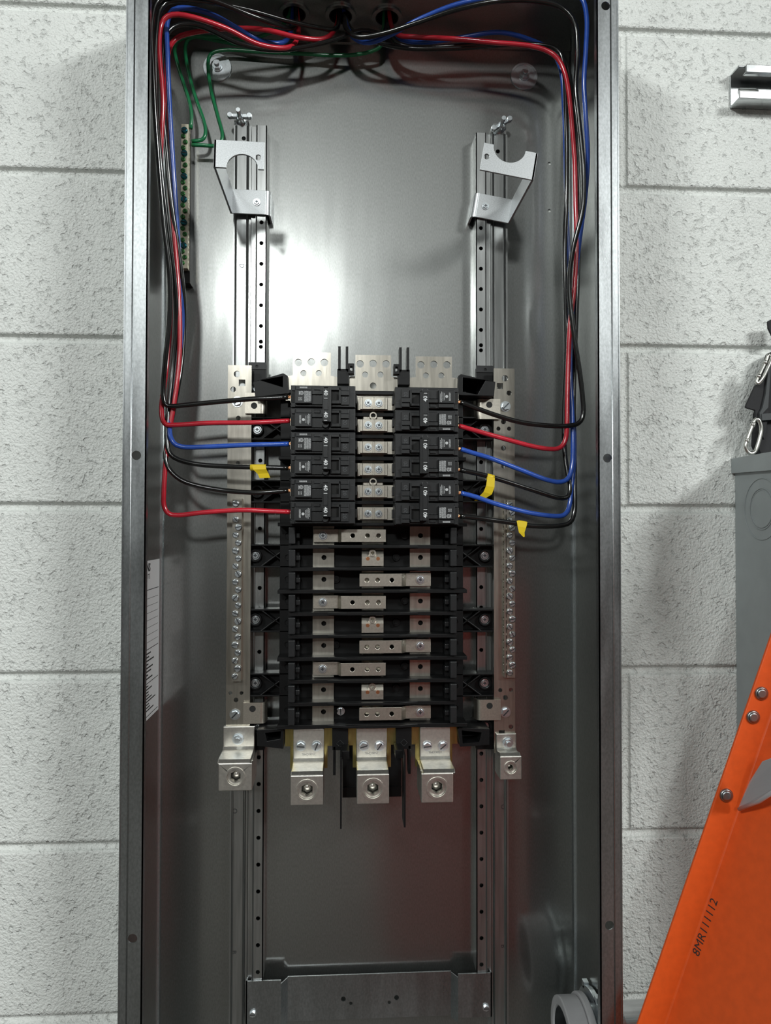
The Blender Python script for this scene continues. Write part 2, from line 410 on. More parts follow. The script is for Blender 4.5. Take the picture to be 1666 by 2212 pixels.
# rating sticker on the left side
st = MB(); sy0, sy1, sz0, sz1 = 22, 135, -237, -58
st.box(-BW, -BW+.35, sy0, sy1, sz0, sz1)
stk = build('rating_label', st, STICK, enc)
stk['label'] = 'white printed rating sticker'
mk = MB(); xk = -BW+.5
def mY(y, z): return Matrix(((0, 0, 1, xk), (1, 0, 0, y), (0, 1, 0, z), (0, 0, 0, 1)))
mk.text('SIEMENS', 12.5, mY(71, -66), bold=.45)
mk.text('ITE', 8, mY(88, -76))
for z in (-91, -158, -196, -233): mk.box(xk-.1, xk, 26, 131, z-.4, z+.4)
for i in range(7): mk.box(xk-.1, xk, 26, 129, -101-i*8.2, -100.6-i*8.2)
for i in range(8): mk.box(xk-.1, xk, 28, 86+random.random()*40, -163.5-i*4, -161.9-i*4)
for i in range(9): mk.box(xk-.1, xk, 28, 88+random.random()*38, -200-i*3.4, -198.6-i*3.4)
build('printed_marks', mk, INK, stk)
# conduits above the box
for i, (x, nm) in enumerate(zip(CX, ('leftmost conduit hub of the three in the top of the panel', 'middle conduit hub in the top of the panel', 'rightmost conduit hub of the three in the top of the panel'))):
    t = T('conduit_hub', (x, 119, ZT-4), nm, 'conduit', 'conduit hubs in the top of the panel')
    build('conduit', MB().ring((x, 119, ZT-2), 14, 12.6, 220, 'Z'), BLACKP, t)
    build('locknut', MB().ring((x, 119, ZT-2.6), 18.5, 14, 2.4, 'Z'), RAIL, t)

# ================================================================== RAILS
RZ1 = aZ(272, 128, 540); RZ0 = -700
def rail(sgn, label, bolt):
    t = T('mounting_rail', (sgn*150, 146, RZ0), label, 'mounting rail', 'mounting rails')
    xo0, xo1 = sgn*168, sgn*147
    mb = MB()
    a, b_ = sorted((xo0, xo1))
    stamp = [A2(528, y, 134)[1] for y in (550,)]
    mb.plate(rect(a, b_, RZ0, RZ1+2), [circ(sgn*156, aZ(300, 133, 530)-(6 if sgn > 0 else 0), 2.6, 12)], 132, 133.5)
    mb.box(a, a+1.5, 133, 146, RZ0, RZ1+2); mb.box(b_-1.5, b_, 133, 146, RZ0, RZ1+2)
    mb.cyl((a+3, 132.2, RZ0), 1.4, RZ1+2-RZ0, 'Z', n=8); mb.cyl((b_-4, 132.2, RZ0), 1.8, RZ1+2-RZ0, 'Z', n=8)
    build('outer_channel', mb, RAIL, t)
    xi0, xi1 = sorted((sgn*146.0, sgn*128.0)); hx = sgn*133.5
    holes = []; z = aZ(525, 126, 560)
    hz = [z-25.1*i for i in range(-1, 6)]+[aZ(738, 126, 560)]+[aZ(1752+58*i, 126, 552) for i in range(-2, 7)]+[aZ(y, 126, 556) for y in (995, 1142, 1270, 1315, 1360, 1408)]
    zi0 = aZ(2118, 126, 545)
    for q in sorted(hz): holes.append(circ(hx, q, 2.5, 12))
    mb = MB(); mb.plate(rect(min(hx-6*sgn*1, hx+6*sgn), max(hx-6*sgn, hx+6*sgn), zi0, RZ1), holes, 126, 127.3)
    # rolled lips and web
    c0 = sgn*139.6; e0, e1 = sorted((c0, sgn*146))
    mb.box(e0, e1, 129.5, 131, zi0, RZ1)
    mb.box(*sorted((sgn*139.5, sgn*140.6)), 126, 131, zi0, RZ1)
    mb.box(*sorted((sgn*127.5, sgn*128.7)), 126, 146, zi0, RZ1)
    mb.box(*sorted((sgn*144.9, sgn*146)), 129, 146, zi0, RZ1)
    mb.cyl((sgn*139.5, 126.6, zi0), 1.1, RZ1-zi0, 'Z', n=8)
    build('inner_channel', mb, RAIL, t)
    # stamped letters
    def mt(px, py, rot):
        p = at(px, py, 131.95); c, s_ = math.cos(rot), math.sin(rot)
        return Matrix(((c, -s_, 0, p.x), (0, 0, -1, 131.9), (s_, c, 0, p.z), (0, 0, 0, 1)))
    if sgn < 0:
        LT = (('D', 522, 574), ('O', 507, 1752), ('B', 505, 2057))
    else:
        LT = (('O', 1087, 1743), ('B', 1087, 2044))
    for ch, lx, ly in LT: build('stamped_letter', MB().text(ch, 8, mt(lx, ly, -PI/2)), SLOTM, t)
    # stud with wing nut at the top
    p = at(bolt[0], bolt[1], 128)
    wn = MB()
    wn.cyl((p.x, 134, p.z), 6.2, -9, n=18, r2=4.4)
    ang = 0.12 if sgn < 0 else .55
    for k in (-1, 1):
        m = Matrix.Translation((p.x, 0, p.z)) @ Matrix.Rotation(-ang if sgn > 0 else 0, 4, 'Y')
        wn.box(min(k*3, k*11), max(k*3, k*11), 122, 127.5, -2.2, 2.2, m=m)
        wn.cyl((k*11.5, 120.5, 0), 3.4, 5.5, n=14, m=m)
    build('wing_nut', wn, ZINC, t, bevel=.5)
    build('threaded_stud', MB().cyl((p.x, 146, p.z), 2.6, -36, n=14), ZINC, t)
    build('stud_tab', MB().box(p.x-8, p.x+8, 133.5, 135, p.z-14, p.z+6).box(p.x-8, p.x+8, 135, 146, p.z+4.5, p.z+6), RAIL, t)
    return t
rail(-1, 'left vertical mounting rail of punched steel with a wing nut at its top', (519, 255))
rail(1, 'right vertical mounting rail of punched steel with a tilted wing nut at its top', (1082, 272))

# ================================================================== COVER SUPPORT BRACKETS
def cover_bracket(label, x0, x1, z0, z1, xw, xf, notch_c, notch_r, notch_down, rotdeg, hole, scr, curl, piv):
    # x0..x1 rear plate, web at xw side, front plate spans xw..xf ; rot about Y through piv
    yf, yr, tk = 12.0, 122.0, 2.3
    t = T('cover_bracket', (piv[0], yr, piv[1]), label, 'bracket', 'cover support brackets')
    m = Matrix.Translation((piv[0], 0, piv[1])) @ Matrix.Rotation(math.radians(rotdeg), 4, 'Y') @ Matrix.Translation((-piv[0], 0, -piv[1]))
    mb = MB()
    mb.box(min(x0, x1), max(x0, x1), yr, yr+tk, z0, z1, m=m)
    wa, wb = sorted((xw, xw+(tk if xf > xw else -tk)))
    mb.box(wa, wb, yf, yr+tk, z0, z1, m=m)
    # front plate with round notch
    fa, fb = sorted((xw, xf)); n = 18
    loop = []
    cx, r = notch_c, notch_r
    zz = z0 if notch_down else z1; sgn = 1 if notch_down else -1
    other = z1 if notch_down else z0
    arc = [(cx-r*math.cos(PI*i/n), zz+sgn*r*.92*math.sin(PI*i/n)) for i in range(n+1)]
    loop = [(fa, zz)]+arc+[(fb, zz), (fb, other), (fa, other)]
    mb.plate(loop, [circ(hole[0], hole[1], 3.0, 14)], yf, yf+tk, m=m)
    # curl at the free end of the rear plate
    xc = curl
    dirc = 1 if xc > 0 else -1
    end = max(x0, x1) if dirc > 0 else min(x0, x1)
    pts = []
    for i in range(7):
        a = PI/2*i/6; pts.append((end+dirc*6*math.sin(a), yr+6-6*math.cos(a)))
    prof = pts+[(end+dirc*6, 146), (end+dirc*(6-tk), 146)]+[(end+dirc*(6-tk)*math.sin(PI/2*i/6), yr+6-(6-tk)*math.cos(PI/2*i/6)) for i in range(6, -1, -1)]
    mb.plate(prof, [], z0, z1, ax='Z', m=m)
    build('bent_plate', mb, BRKT, t, bevel=.7)
    p = m @ Vector((scr[0], yr, scr[1]))
    inst('screw', SC_PAN, t, p)
    return t
yr = 122.0; yf = 12.0
lx0 = aX(500, yr, 430); lx1 = aX(574, yr, 430); lz1 = aZ(409, yr, 540); lz0 = aZ(461, yr, 540)
p = at(558, 338, yf)
cover_bracket('bent galvanised cover bracket on the left rail, its arch cut opening downward', lx0, lx1, lz0, lz1, aX(498, yr, 430), aX(571, yf, 340), aX(524, yf, 340), 16.5, True, 1.2,
              (p.x, p.z), (at(555, 436, yr).x, at(555, 436, yr).z), 1, (lx0, (lz0+lz1)/2))
rx0 = aX(1031, yr, 452); rx1 = aX(1106, yr, 452); rz1 = aZ(430, yr, 1070); rz0 = aZ(482, yr, 1070)
q = at(1054, 362, yf)
cover_bracket('bent galvanised cover bracket tilted on the right rail, its arch cut opening upward', rx0, rx1, rz0, rz1, aX(1106, yr, 452), aX(1040, yf, 370), aX(1096, yf, 360), 17.5, False, 9.5,
              (aX(1050, yf, 360), q.z+3), (aX(1048, yr, 452), (rz0+rz1)/2), -1, (rx1, (rz0+rz1)/2))

# cross bracket at the bottom
ye, yc = 123.5, 134.5
cb = T('cross_bracket', (0, 146, aZ(2212, 124)-40), 'wide steel cross bracket with stepped ends bridging the rails at the panel bottom', 'bracket')
zt_e = aZ(2119, ye, 570); zb_e = aZ(2204, ye, 570)-6
zt_c = aZ(2106, yc, 800); zb_c = aZ(2200, yc, 800)
xe0, xe1, xe2, xe3 = aX(531, ye, 2150), aX(607, ye, 2150), aX(990, ye, 2150), aX(1063, ye, 2150)
mb = MB()
mb.box(xe0, xe1, ye, ye+1.8, zb_e, zt_e); mb.box(xe2, xe3, ye, ye+1.8, zb_e, zt_e)
jx0, jx1 = xe1+7, xe2-7
hs = [circ(*A2(742, 2158, yc), 2.9), circ(*A2(758, 2167, yc), 2.0), circ(*A2(841, 2165, yc), 2.0), circ(*A2(857, 2155, yc), 2.9)]
mb.plate(rect(jx0, jx1, zb_c, zt_c+1), hs, yc, yc+1.8)
for a, b_ in ((xe1, jx0), (xe2, jx1)):
    mb.plate([(a, ye), (b_, yc), (b_, yc+1.8), (a, ye+1.8)], [], zb_c-2, zt_c, ax='Z')
mb.box(xe0, xe0+1.6, ye, 146, zb_e, zt_e); mb.box(xe3-1.6, xe3, ye, 146, zb_e, zt_e)
build('stepped_plate', mb, BRKT if False else GALVF, cb)
for px in (546, 1050): inst('screw', SC_HEXS, cb, at(px, 2189 if px < 800 else 2176, ye))

# ================================================================== GROUND BAR (upper left)
gx0, gx1 = aX(390, 116, 430), aX(404, 116, 430); gz1, gz0 = aZ(266, 116, 400), aZ(578, 116, 400)
gb = T('ground_bar', ((gx0+gx1)/2, 146, gz0), 'narrow cream ground bar crowded with teal and green screws at the upper left', 'ground bar')
mb = MB(); mb.box(gx0, gx1, 118, 128, gz0, gz1)
build('bar', mb, CREAM, gb)
mb = MB(); mb.plate(rect(118, 128, gz0, gz1), [circ(123, gz0+6+i*((gz1-gz0-10)/27), 2.1, 8) for i in range(28)], gx1, gx1+.8, ax='X')
build('punched_edge', mb, CREAM, gb)
build('standoff_plate', MB().box(gx0-2, gx1+1.5, 128, 146, gz0-14, gz1-6), BLACKP, gb)
n = 24
for i in range(n):
    z = gz1-8-i*(gz1-gz0-14)/(n-1)
    big = i % 4 == 0
    inst('terminal_screw', SC_TEAL if big else SC_GRN, gb, ((gx0+gx1)/2+(0 if big else (-1.4 if i % 2 else 1.2)), 118, z), rotY=random.uniform(0, 3), scale=.95 if big else .8)

# ================================================================== BLACK BUS SUPPORT FRAME
YP = 89.0                                    # plane of the row connectors
def rowZ(k): return aZ(1157, YP)-25.4*k      # k=0..8 lower rows ; k=-6..-1 rows between the breakers
fr = T('bus_support_frame', (0, 130, rowZ(9)), 'black moulded plastic frame carrying the bus bars between the two rails', 'support frame')
fz0, fz1 = rowZ(8)-15, rowZ(-6)+15
mb = MB()
mb.box(-84, 84, 104, 112, fz0, fz1)
mb.box(-108, -84, 106, 126, fz0+2, fz1+2); mb.box(84, 108, 106, 126, fz0+2, fz1+2)
mb.box(-94, -84, 92, 106, fz0, fz1); mb.box(84, 94, 92, 106, fz0, fz1)
build('base_plate', mb, BLACKP, fr, bevel=.5)
for k in range(-6, 10):
    z = rowZ(k)+12.7
    mb = MB(); n = 24; w = 96 if k % 3 else 108
    front = [(-w+2*w*i/n, (78 if k >= 0 else 84)+ 2.2*math.sin(PI*i/n)) for i in range(n+1)]
    mb.plate(front+[(w if k % 3 == 0 else 84, 104), (-w if k % 3 == 0 else -84, 104)], [], z-2.1, z+2.1, ax='Z')
    if k >= 0:
        mb.plate([(-30, 74.5), (30, 74.5), (52, 79), (-52, 79)], [], z-1.2, z+1.8, ax='Z')
    build('barrier_rib', mb, BLACKP, fr, bevel=.4)
for k in range(0, 9):
    for sg in (-1, 1):
        z = rowZ(k); mb = MB()
        mb.box(*sorted((sg*88, sg*95.5)), 74, 96, z-9.5, z+9.5)
        mb.box(*sorted((sg*83, sg*88)), 82, 96, z-3, z+3)
        build('latch_block', mb, HOUSING, fr, bevel=1.0)
# side holes, pegs
mb = MB()
for k in range(0, 9):
    z = rowZ(k)
    for x in (8 if k % 3 != 2 else -42, 28 if k % 3 != 0 else 38):
        mb.cyl((x if k % 3 != 2 else x, 104, z), 4.6, -5, n=16, r2=4.2); mb.cyl((x, 99, z), 2.2, -2, n=12)
    mb.ring((-99, 106, z), 4.2, 3.0, -1.2, n=16); mb.ring((99, 106, z), 4.2, 3.0, -1.2, n=16)
build('moulded_pegs', mb, BLACKP, fr)
# X braced feet with screws
feet = [(928, -1), (1062, 0), (1200, 0), (1338, 0), (1475, 0)]
for sg in (-1, 1):
    for py, kind in feet:
        pxs = (552 if py > 1100 else 556) if sg < 0 else 1047
        s_ = at(pxs, py, 118); zc_ = s_.z
        mb = MB(); xa, xb = sg*95.0, sg*146.0
        x0_, x1_ = sorted((xa, xb)); h = 13.5
        mb.box(x0_, x1_, 120, 126, zc_-h, zc_+h)
        mb.box(x0_, x1_, 106, 120, zc_+h-1.8, zc_+h); mb.box(x0_, x1_, 106, 120, zc_-h, zc_-h+1.8)
        cxb = sg*113; L_ = math.hypot(17, h-1)
        for q in (-1, 1):
            ang = math.atan2(h-1, 17)*q
            m = Matrix.Translation((cxb, 0, zc_)) @ Matrix.Rotation(-ang, 4, 'Y')
            mb.box(-L_, L_, 107, 120, -.7, .7, m=m)
        mb.ring((s_.x, 120, zc_), 7.5, 5.4, -6)
        f_ = build('mounting_foot', mb, BLACKP, fr, bevel=.3)
        if not (py == 1062): inst('foot_screw', SC_PANB, f_, (s_.x, 119, zc_))
# top and bottom end brackets (tapered hollow wedges)
def end_wedge(sg, top):
    yfr = 84
    if top:
        a = [A2(552, 832, 104), A2(612, 806, yfr), A2(622, 812, yfr), A2(624, 850, yfr), A2(618, 850, yfr), A2(556, 864, 104)] if sg < 0 else \
            [A2(1063, 832, 104), A2(996, 808, yfr), A2(990, 812, yfr), A2(988, 852, yfr), A2(996, 854, yfr), A2(1060, 862, 104)]
        hole_ = [A2(568, 829, 104), A2(611, 813, yfr), A2(611, 836, yfr)] if sg < 0 else [A2(1042, 829, 104), A2(1000, 816, yfr), A2(1000, 846, yfr), A2(1032, 852, yfr)]
        s_ = at(556, 838, 112) if sg < 0 else at(1047, 846, 112); tab = (at(558, 790, 118), sg)
    else:
        a = [A2(560, 1566, 104), A2(610, 1574, yfr), A2(613, 1578, yfr), A2(612, 1618, yfr), A2(604, 1617, yfr), A2(560, 1600, 104)] if sg < 0 else \
            [A2(1050, 1564, 104), A2(992, 1572, yfr), A2(989, 1576, yfr), A2(994, 1613, yfr), A2(1002, 1613, yfr), A2(1050, 1598, 104)]
        hole_ = [A2(576, 1575, 100), A2(607, 1580, yfr), A2(606, 1596, yfr), A2(580, 1592, 100)] if sg < 0 else [A2(1035, 1574, 100), A2(998, 1578, yfr), A2(1000, 1606, yfr), A2(1030, 1594, 100)]
        s_ = at(556, 1572, 112) if sg < 0 else at(1049, 1571, 112)
    mb = MB(); mb.plate(a, [hole_], yfr, 112)
    mb.plate(a, [], 112, 116)
    x0_, x1_ = sorted((sg*147, sg*126)); zc_ = s_.z
    mb.box(x0_, x1_, 118, 125.5, zc_-(14 if top else 28), zc_+(30 if top else 12))
    mb.box(*sorted((sg*126, sg*100)), 112, 125, zc_-9, zc_+9)
    mb.ring((s_.x, 118, zc_), 8.2, 5.6, -7)
    f_ = build('end_bracket', mb, BLACKP, fr, bevel=.5)
    inst('foot_screw', SC_PANB, f_, (s_.x, 118, zc_))
    if top:
        build('locating_tab', MB().plate(rect(x0_, x1_, aZ(800, 117), aZ(787, 117)+1), [circ(sg*137, aZ(794, 117), 1.8, 10)], 117, 118), HOUSING, f_)
for sg in (-1, 1):
    for tp_ in (True, False): end_wedge(sg, tp_)

# ================================================================== BUS BARS
def bus(px0, px1, tab, label, bot):
    x0, x1 = aX(px0, 93, 1200), aX(px1, 93, 1200); xc = (x0+x1)/2
    t = T('bus_bar', (xc, 97, fz0-30), label, 'bus bar', 'vertical bus bars')
    holes = [circ(xc+.5, rowZ(k), 2.9, 14) for k in range(0, 9)]
    build('bar', MB().plate(rect(x0, x1, fz0-2, fz1+4), holes, 95, 98), TIN, t)
    tx0, tx1, py0, py1 = tab
    X0, X1 = aX(tx0, 92, 790), aX(tx1, 92, 790); Z1 = aZ(py0, 92, 744)
    holes = []
    for (hx, hy, hr) in bot['top']:
        v = at(hx, hy, 92); holes.append(circ(v.x, v.z, hr*.27*2, 18))
    zz = fz1-12
    outl = [(X0, Z1), (X1, Z1), (X1, aZ(813, 92)), (X1+7, aZ(815, 92)), (X1+8, zz), (X0-8, zz), (X0-7, aZ(815, 92)), (X0, aZ(813, 92))]
    build('top_tab', MB().plate(outl, holes, 90, 93.2), TIN, t)
    b0, b1 = bot['b']; B0, B1 = aX(b0, 92, 1600), aX(b1, 92, 1600); zt_ = aZ(1568, 92); zs = aZ(1610, 92); zb_ = aZ(1658, 92)
    outl = [(B0, zt_), (B1, zt_), (B1, zs), (B1-6, zs), (B1-6, zb_), (B0+6, zb_), (B0+6, zs), (B0, zs)]
    o = build('bottom_tab', MB().plate(outl, [], 91.5, 94.5), YELLOWM, t); o['label'] = 'yellowish lower tab'
    return t
top6 = lambda c, dy: [(c-31, 784+dy, 8), (c-3, 783+dy, 8), (c+25, 784+dy, 8), (c-20, 807+dy, 6.5), (c+13, 807+dy, 6.5)]
bus(676, 722, (633, 715, 763, 830), 'left of the three vertical tin plated bus bars', dict(top=top6(676, 0), b=(616, 719)))
bus(782, 829, (768, 845, 767, 850), 'middle of the three vertical tin plated bus bars', dict(top=top6(809, 3)+[(806, 834, 7)], b=(751, 856)))
bus(886, 930, (898, 976, 768, 832), 'right of the three vertical tin plated bus bars', dict(top=top6(940, 5), b=(886, 988)))

# ================================================================== ROW CONNECTORS
def connector(k, kind, label, grp):
    z = rowZ(k); t = T('bus_connector', (0, YP, z-9), label, 'bus connector', grp)
    X = lambda px, Y=YP: aX(px, Y, 1157)
    mb = MB(); scr = []
    if kind in 'AC':
        if kind == 'A':
            a0, a1, b0, b1 = X(677), X(731), X(737, 82), X(834, 82); hs = (762, 794, 818); s = 698
        else:
            a0, a1, b0, b1 = X(877), X(931), X(777, 82), X(868, 82); hs = (793, 816, 847); s = 908
        mb.box(a0, a1, 88.5, 90.5, z-7.6, z+7.6)
        mb.plate(rect(b0, b1, z-7.4, z+7.4), [circ(X(h, 82), z, 2.5, 14) for h in hs], 82, 84)
        j0, j1 = (a1, b0) if kind == 'A' else (b1, a0)
        y0, y1 = (88.5, 82) if kind == 'A' else (82, 88.5)
        mb.plate([(j0, y0), (j1, y1), (j1, y1+2), (j0, y0+2)], [], z-7.6, z+7.6, ax='Z')
        bx = b1-3 if kind == 'A' else b0
        mb.box(b0+2, b1-2, 84, 95, z-4, z-3); 
        mb.box(bx, bx+3, 84, 95, z-7, z+7)
        scr = [(X(s), 88.5, z, SC_PANB)]
        build('strap', mb, NICK, t, bevel=.4)
    elif kind == 'B':
        b0, b1 = X(782, 84), X(829, 84)
        mb.plate([(84, z-9.3), (84, z+1), (88, z+8.5), (94, z+8.5), (94, z-9.3)], [], b0, b1, ax='X')
        mb.ring((X(805, 84), 82.5, z+5.5), 4.1, 2.1, 5, n=18)
        for h in (795, 817): mb.cyl((X(h, 84), 84.05, z-1.0), 2.2, -.1, n=14, mi=1)
        build('strap', mb, [NICK, COPPER], t, bevel=.4)
    else:
        z += .0
        b0, b1, b2 = X(777, 84), X(837, 84), X(849, 84)
        mb.box(b0, b1, 84, 86, z-6.9, z+6.9); mb.box(b0-3, b2+16, 88, 90, z-7.6, z+7.6)
        mb.box(b0+3, b0+15, 82.4, 84, z-6.9, z+6.9); mb.box(b0+17, b0+29, 82.4, 84, z-6.9, z+6.9)
        if k in (-5, -2): mb.ring((X(806, 84), 84, z+11), 4.6, 2.6, 5, n=18); mb.box(b0+4, b1-5, 88, 90, z+7, z+13)
        build('strap', mb, NICK, t, bevel=.4)
        scr = [(X(795, 83), 82.4, z, SC_PAN), (X(818, 83), 82.4, z-.2, SC_PAN)]
    for sx, sy, sz, me in scr: inst('connector_screw', me, t, (sx, sy, sz), rotY=random.uniform(0, 2))
ordn = ['first', 'second', 'third', 'fourth', 'fifth', 'sixth']
for i, k in enumerate(range(-6, 0)):
    connector(k, 'D', '%s from the top of the two-screw connectors between the breaker columns' % ordn[i], 'two-screw connectors between the breakers')
nm = {'A': 'three-hole bus connector with its screw at the left, %s', 'B': 'short bus connector on the middle bar with a ring above it, %s', 'C': 'three-hole bus connector with its screw at the right, %s'}
wh = {0: 'just below the breakers', 1: 'upper one of three', 2: 'upper one of three', 3: 'middle one of three', 4: 'middle one of three', 5: 'middle one of three', 6: 'lowest of three', 7: 'lowest of three', 8: 'lowest of three, above the lugs'}
for k in range(9):
    kd = 'ABC'[k % 3]; connector(k, kd, nm[kd] % wh[k], 'bus connectors below the breakers')
gs = T('ground_screw', at(736, 1536, 100), 'lone slotted screw in the black frame above the left large lug', 'screw')
inst('screw_head', SC_HEX, gs, at(736, 1536, 98), rotY=1.5, scale=.8)

# ================================================================== BREAKERS
LO = Vector((0, 0, 0))
def make_breaker():
    t = bpy.data.objects.new('circuit_breaker', None); t.empty_display_size = .02; C.objects.link(t); ORG[t.name] = Vector((0, 0, 0))
    hb = MB()
    for c in (12.7, -12.7):
        hb.box(-35.6, 35.6, 7, 42, c-12.3, c+12.3)
        hb.box(-30.5, 35, 4.5, 7, c-11.6, c+11.6)
        hb.box(-30.5, -12.6, 0, 7, c-8.6, c+5.8)         # label block
        hb.box(-29.5, -12.8, 2, 7, c+6.4, c+11.0)
        hb.box(-12.4, -.5, 1.5, 7, c+1.5, c+5.8)
        hb.box(-12.4, -.5, 3.0, 7, c-9.5, c+1.2)
        hb.box(-10, -3, 3.6, 5, c+6.8, c+10.2)
        hb.box(8, 19.2, 1.0, 7, c+6.4, c+9.6)            # frame of the toggle slot
        hb.box(8, 18.6, 1.0, 7, c-8.6, c-4.6)
        hb.box(17.4, 19.2, 1.0, 7, c-8.6, c+9.6)
        hb.box(19.4, 28.4, .6, 7, c+.6, c+5.6)
        hb.box(19.4, 28.4, 2.0, 7, c+6.0, c+10.6)
        hb.box(19.4, 28.4, 2.8, 7, c-9.6, c+.2)
        hb.box(-34.6, -30.5, 5.5, 7, c-12, c-7); hb.box(-34.6, -30.5, 5.5, 7, c+6, c+12)
        hb.box(-36.4, -35.4, 10, 34, c-11.0, c-9.0); hb.box(35.4, 37.6, 20, 30, c-5, c+5)
    build('housing', hb, HOUSING, t, bevel=.45, local=True)
    for c in (12.7, -12.7):
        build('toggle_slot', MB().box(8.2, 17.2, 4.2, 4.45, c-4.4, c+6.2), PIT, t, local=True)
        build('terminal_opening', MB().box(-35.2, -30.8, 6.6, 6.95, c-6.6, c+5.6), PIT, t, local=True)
    ed = MB()
    for c in (12.7, -12.7):
        for a in ((-30.5, -12.6, c+5.6, c+5.8), (-12.8, -12.6, c-8.6, c+5.8), (-30.5, -30.3, c-8.6, c+5.8)): ed.box(a[0], a[1], -.05, .1, a[2], a[3])
        for a in ((19.4, 28.4, c+5.45, c+5.6), (28.2, 28.4, c+.6, c+10.4)): ed.box(a[0], a[1], .5, .7, a[2], a[3])
        for i in range(3): ed.box(-10.6+i*4, -8.0+i*4, 2.95, 3.05, c+.2, c+.6)
        ed.box(-35.4, 35.4, 6.9, 7.1, c+12.0, c+12.2); ed.box(30.6, 35, 4.4, 4.6, c+5.2, c+5.4)
        m = Matrix(((0, 1, 0, 23.8), (0, 0, -1, 2.7), (-1, 0, 0, c-3.2), (0, 0, 0, 1)))
        ed.text('20', 6.0, m)
    build('moulded_edges', ed, EDGE, t, local=True)
    hd = MB()
    hd.box(-.2, 9.0, -8.5, 5, -17.2, 20.6); hd.box(-.2, .9, -9.6, -8.5, -17.2, 20.6); hd.box(5.6, 6.6, -9.6, -8.5, -17.2, 20.6)
    hd.box(-.2, 6.6, -9.6, -8.5, 19.8, 20.6); hd.box(-.2, 6.6, -9.6, -8.5, -17.2, -16.4); hd.box(.9, 5.6, -9.2, -8.5, -4.6, 7.4)
    hd.cyl((2.8, 5, -19.2), 3.6, -7, n=16)
    h = build('tie_handle', hd, HANDLE, t, bevel=.35, local=True); ORG[h.name] = LO
    nb = MB()
    for z0 in (14.4, -9.6):
        m = Matrix(((0, 1, 0, 3.2), (0, 0, -1, -9.35 if False else -8.75), (-1, 0, 0, z0), (0, 0, 0, 1)))
        nb.text('40', 6.2, m, bold=.10)
    nb.box(1.2, 5.2, -8.8, -8.6, 8.1, 8.6); nb.box(1.4, 4.8, -8.8, -8.6, -15.9, -15.4)
    build('rating_number', nb, WHITE, h, local=True)
    pr = MB(); rnd = random.Random(3)
    # fine print as rows of short strokes, reading downward like the photo
    def col(x, z1, z0, w=.45, gap=.35):
        z = z1
        while z > z0:
            l = rnd.uniform(.5, 1.6); pr.box(x, x+w, -.12, -.02, max(z-l, z0), z); z -= l+gap
    c = 12.7
    for i in range(8): col(-20.4+i*.95, c+5.0-rnd.random()*.8, c-6.4-rnd.random()*.8, .55)
    for i in range(3): col(-26.6+i*1.5, c-2.0, c-5.8, .6)
    col(-26.4, c+4.4, c+.3, .8)
    pr.ring((-23.4, -.02, c+2.6), 2.1, 1.6, -.1, n=20); pr.ring((-23.4, -.02, c+2.6), 1.1, .7, -.1, n=12)
    for dz in (0, 1.0): 
        for i in range(5): pr.box(-25.6+i*1.7, -24.4+i*1.7+rnd.random()*.4, 1.9, 1.98, c+9.4-dz, c+10.0-dz)
    c = -12.7
    for i, (zt, zb) in enumerate(((4.6, -4.6), (5.2, -6.4), (3.6, -5.6), (3.0, -5))): col(-14.6-i*1.45, c+zt, c+zb, .55)
    pr.cyl((-21.4, -.02, c-1.2), 1.6, -.1, n=16)
    for i in range(2): col(-24.6-i*1.2, c+3.6, c-5.4, .6)
    build('printed_label', pr, GREYW, t, local=True)
    for c in (12.7, -12.7):
        tb = MB(); tb.box(-36.2, -32, 10, 15, c-6.5, c-.5); tb.cyl((-33.4, 7.6, c+1), 2.6, 3, n=12)
        build('terminal_clamp', tb, NICK, t, local=True, bevel=.2)
    return t
GREYW = mat('label_print', (.50, .51, .52), .6)
proto = make_breaker()
def copy_tree(o, parent=None):
    c = o.copy(); C.objects.link(c)
    if parent is not None: c.parent = parent
    for ch in list(o.children): copy_tree(ch, c)
    return c
pz = lambda k: rowZ(k-6)
xl = (aX(627, 48, 980)+aX(768, 48, 980))/2; xr_ = (aX(855, 48, 980)+aX(992, 48, 980))/2
pos = ['top', 'middle', 'bottom']; first = True
for side in (0, 1):
    for i in range(3):
        o = proto if first else copy_tree(proto); first = False
        zc_ = aZ(880+101.5*i+ (1 if side else 0), 48)
        if side == 0: o.location = org((xl, 48, zc_))
        else: o.location = org((xr_, 48, zc_)); o.rotation_euler = (0, PI, 0)
        w = (('a black and a red wire', 'a blue and a yellow-taped black wire', 'a black and a red wire'), ('a black and a red wire', 'a blue and a yellow-taped black wire', 'a blue and a yellow-taped black wire'))[side][i]
        tag(o, '%s %s black two-pole breaker, fed by %s' % (pos[i], ('left', 'right')[side], w), 'circuit breaker', 'two-pole circuit breakers')

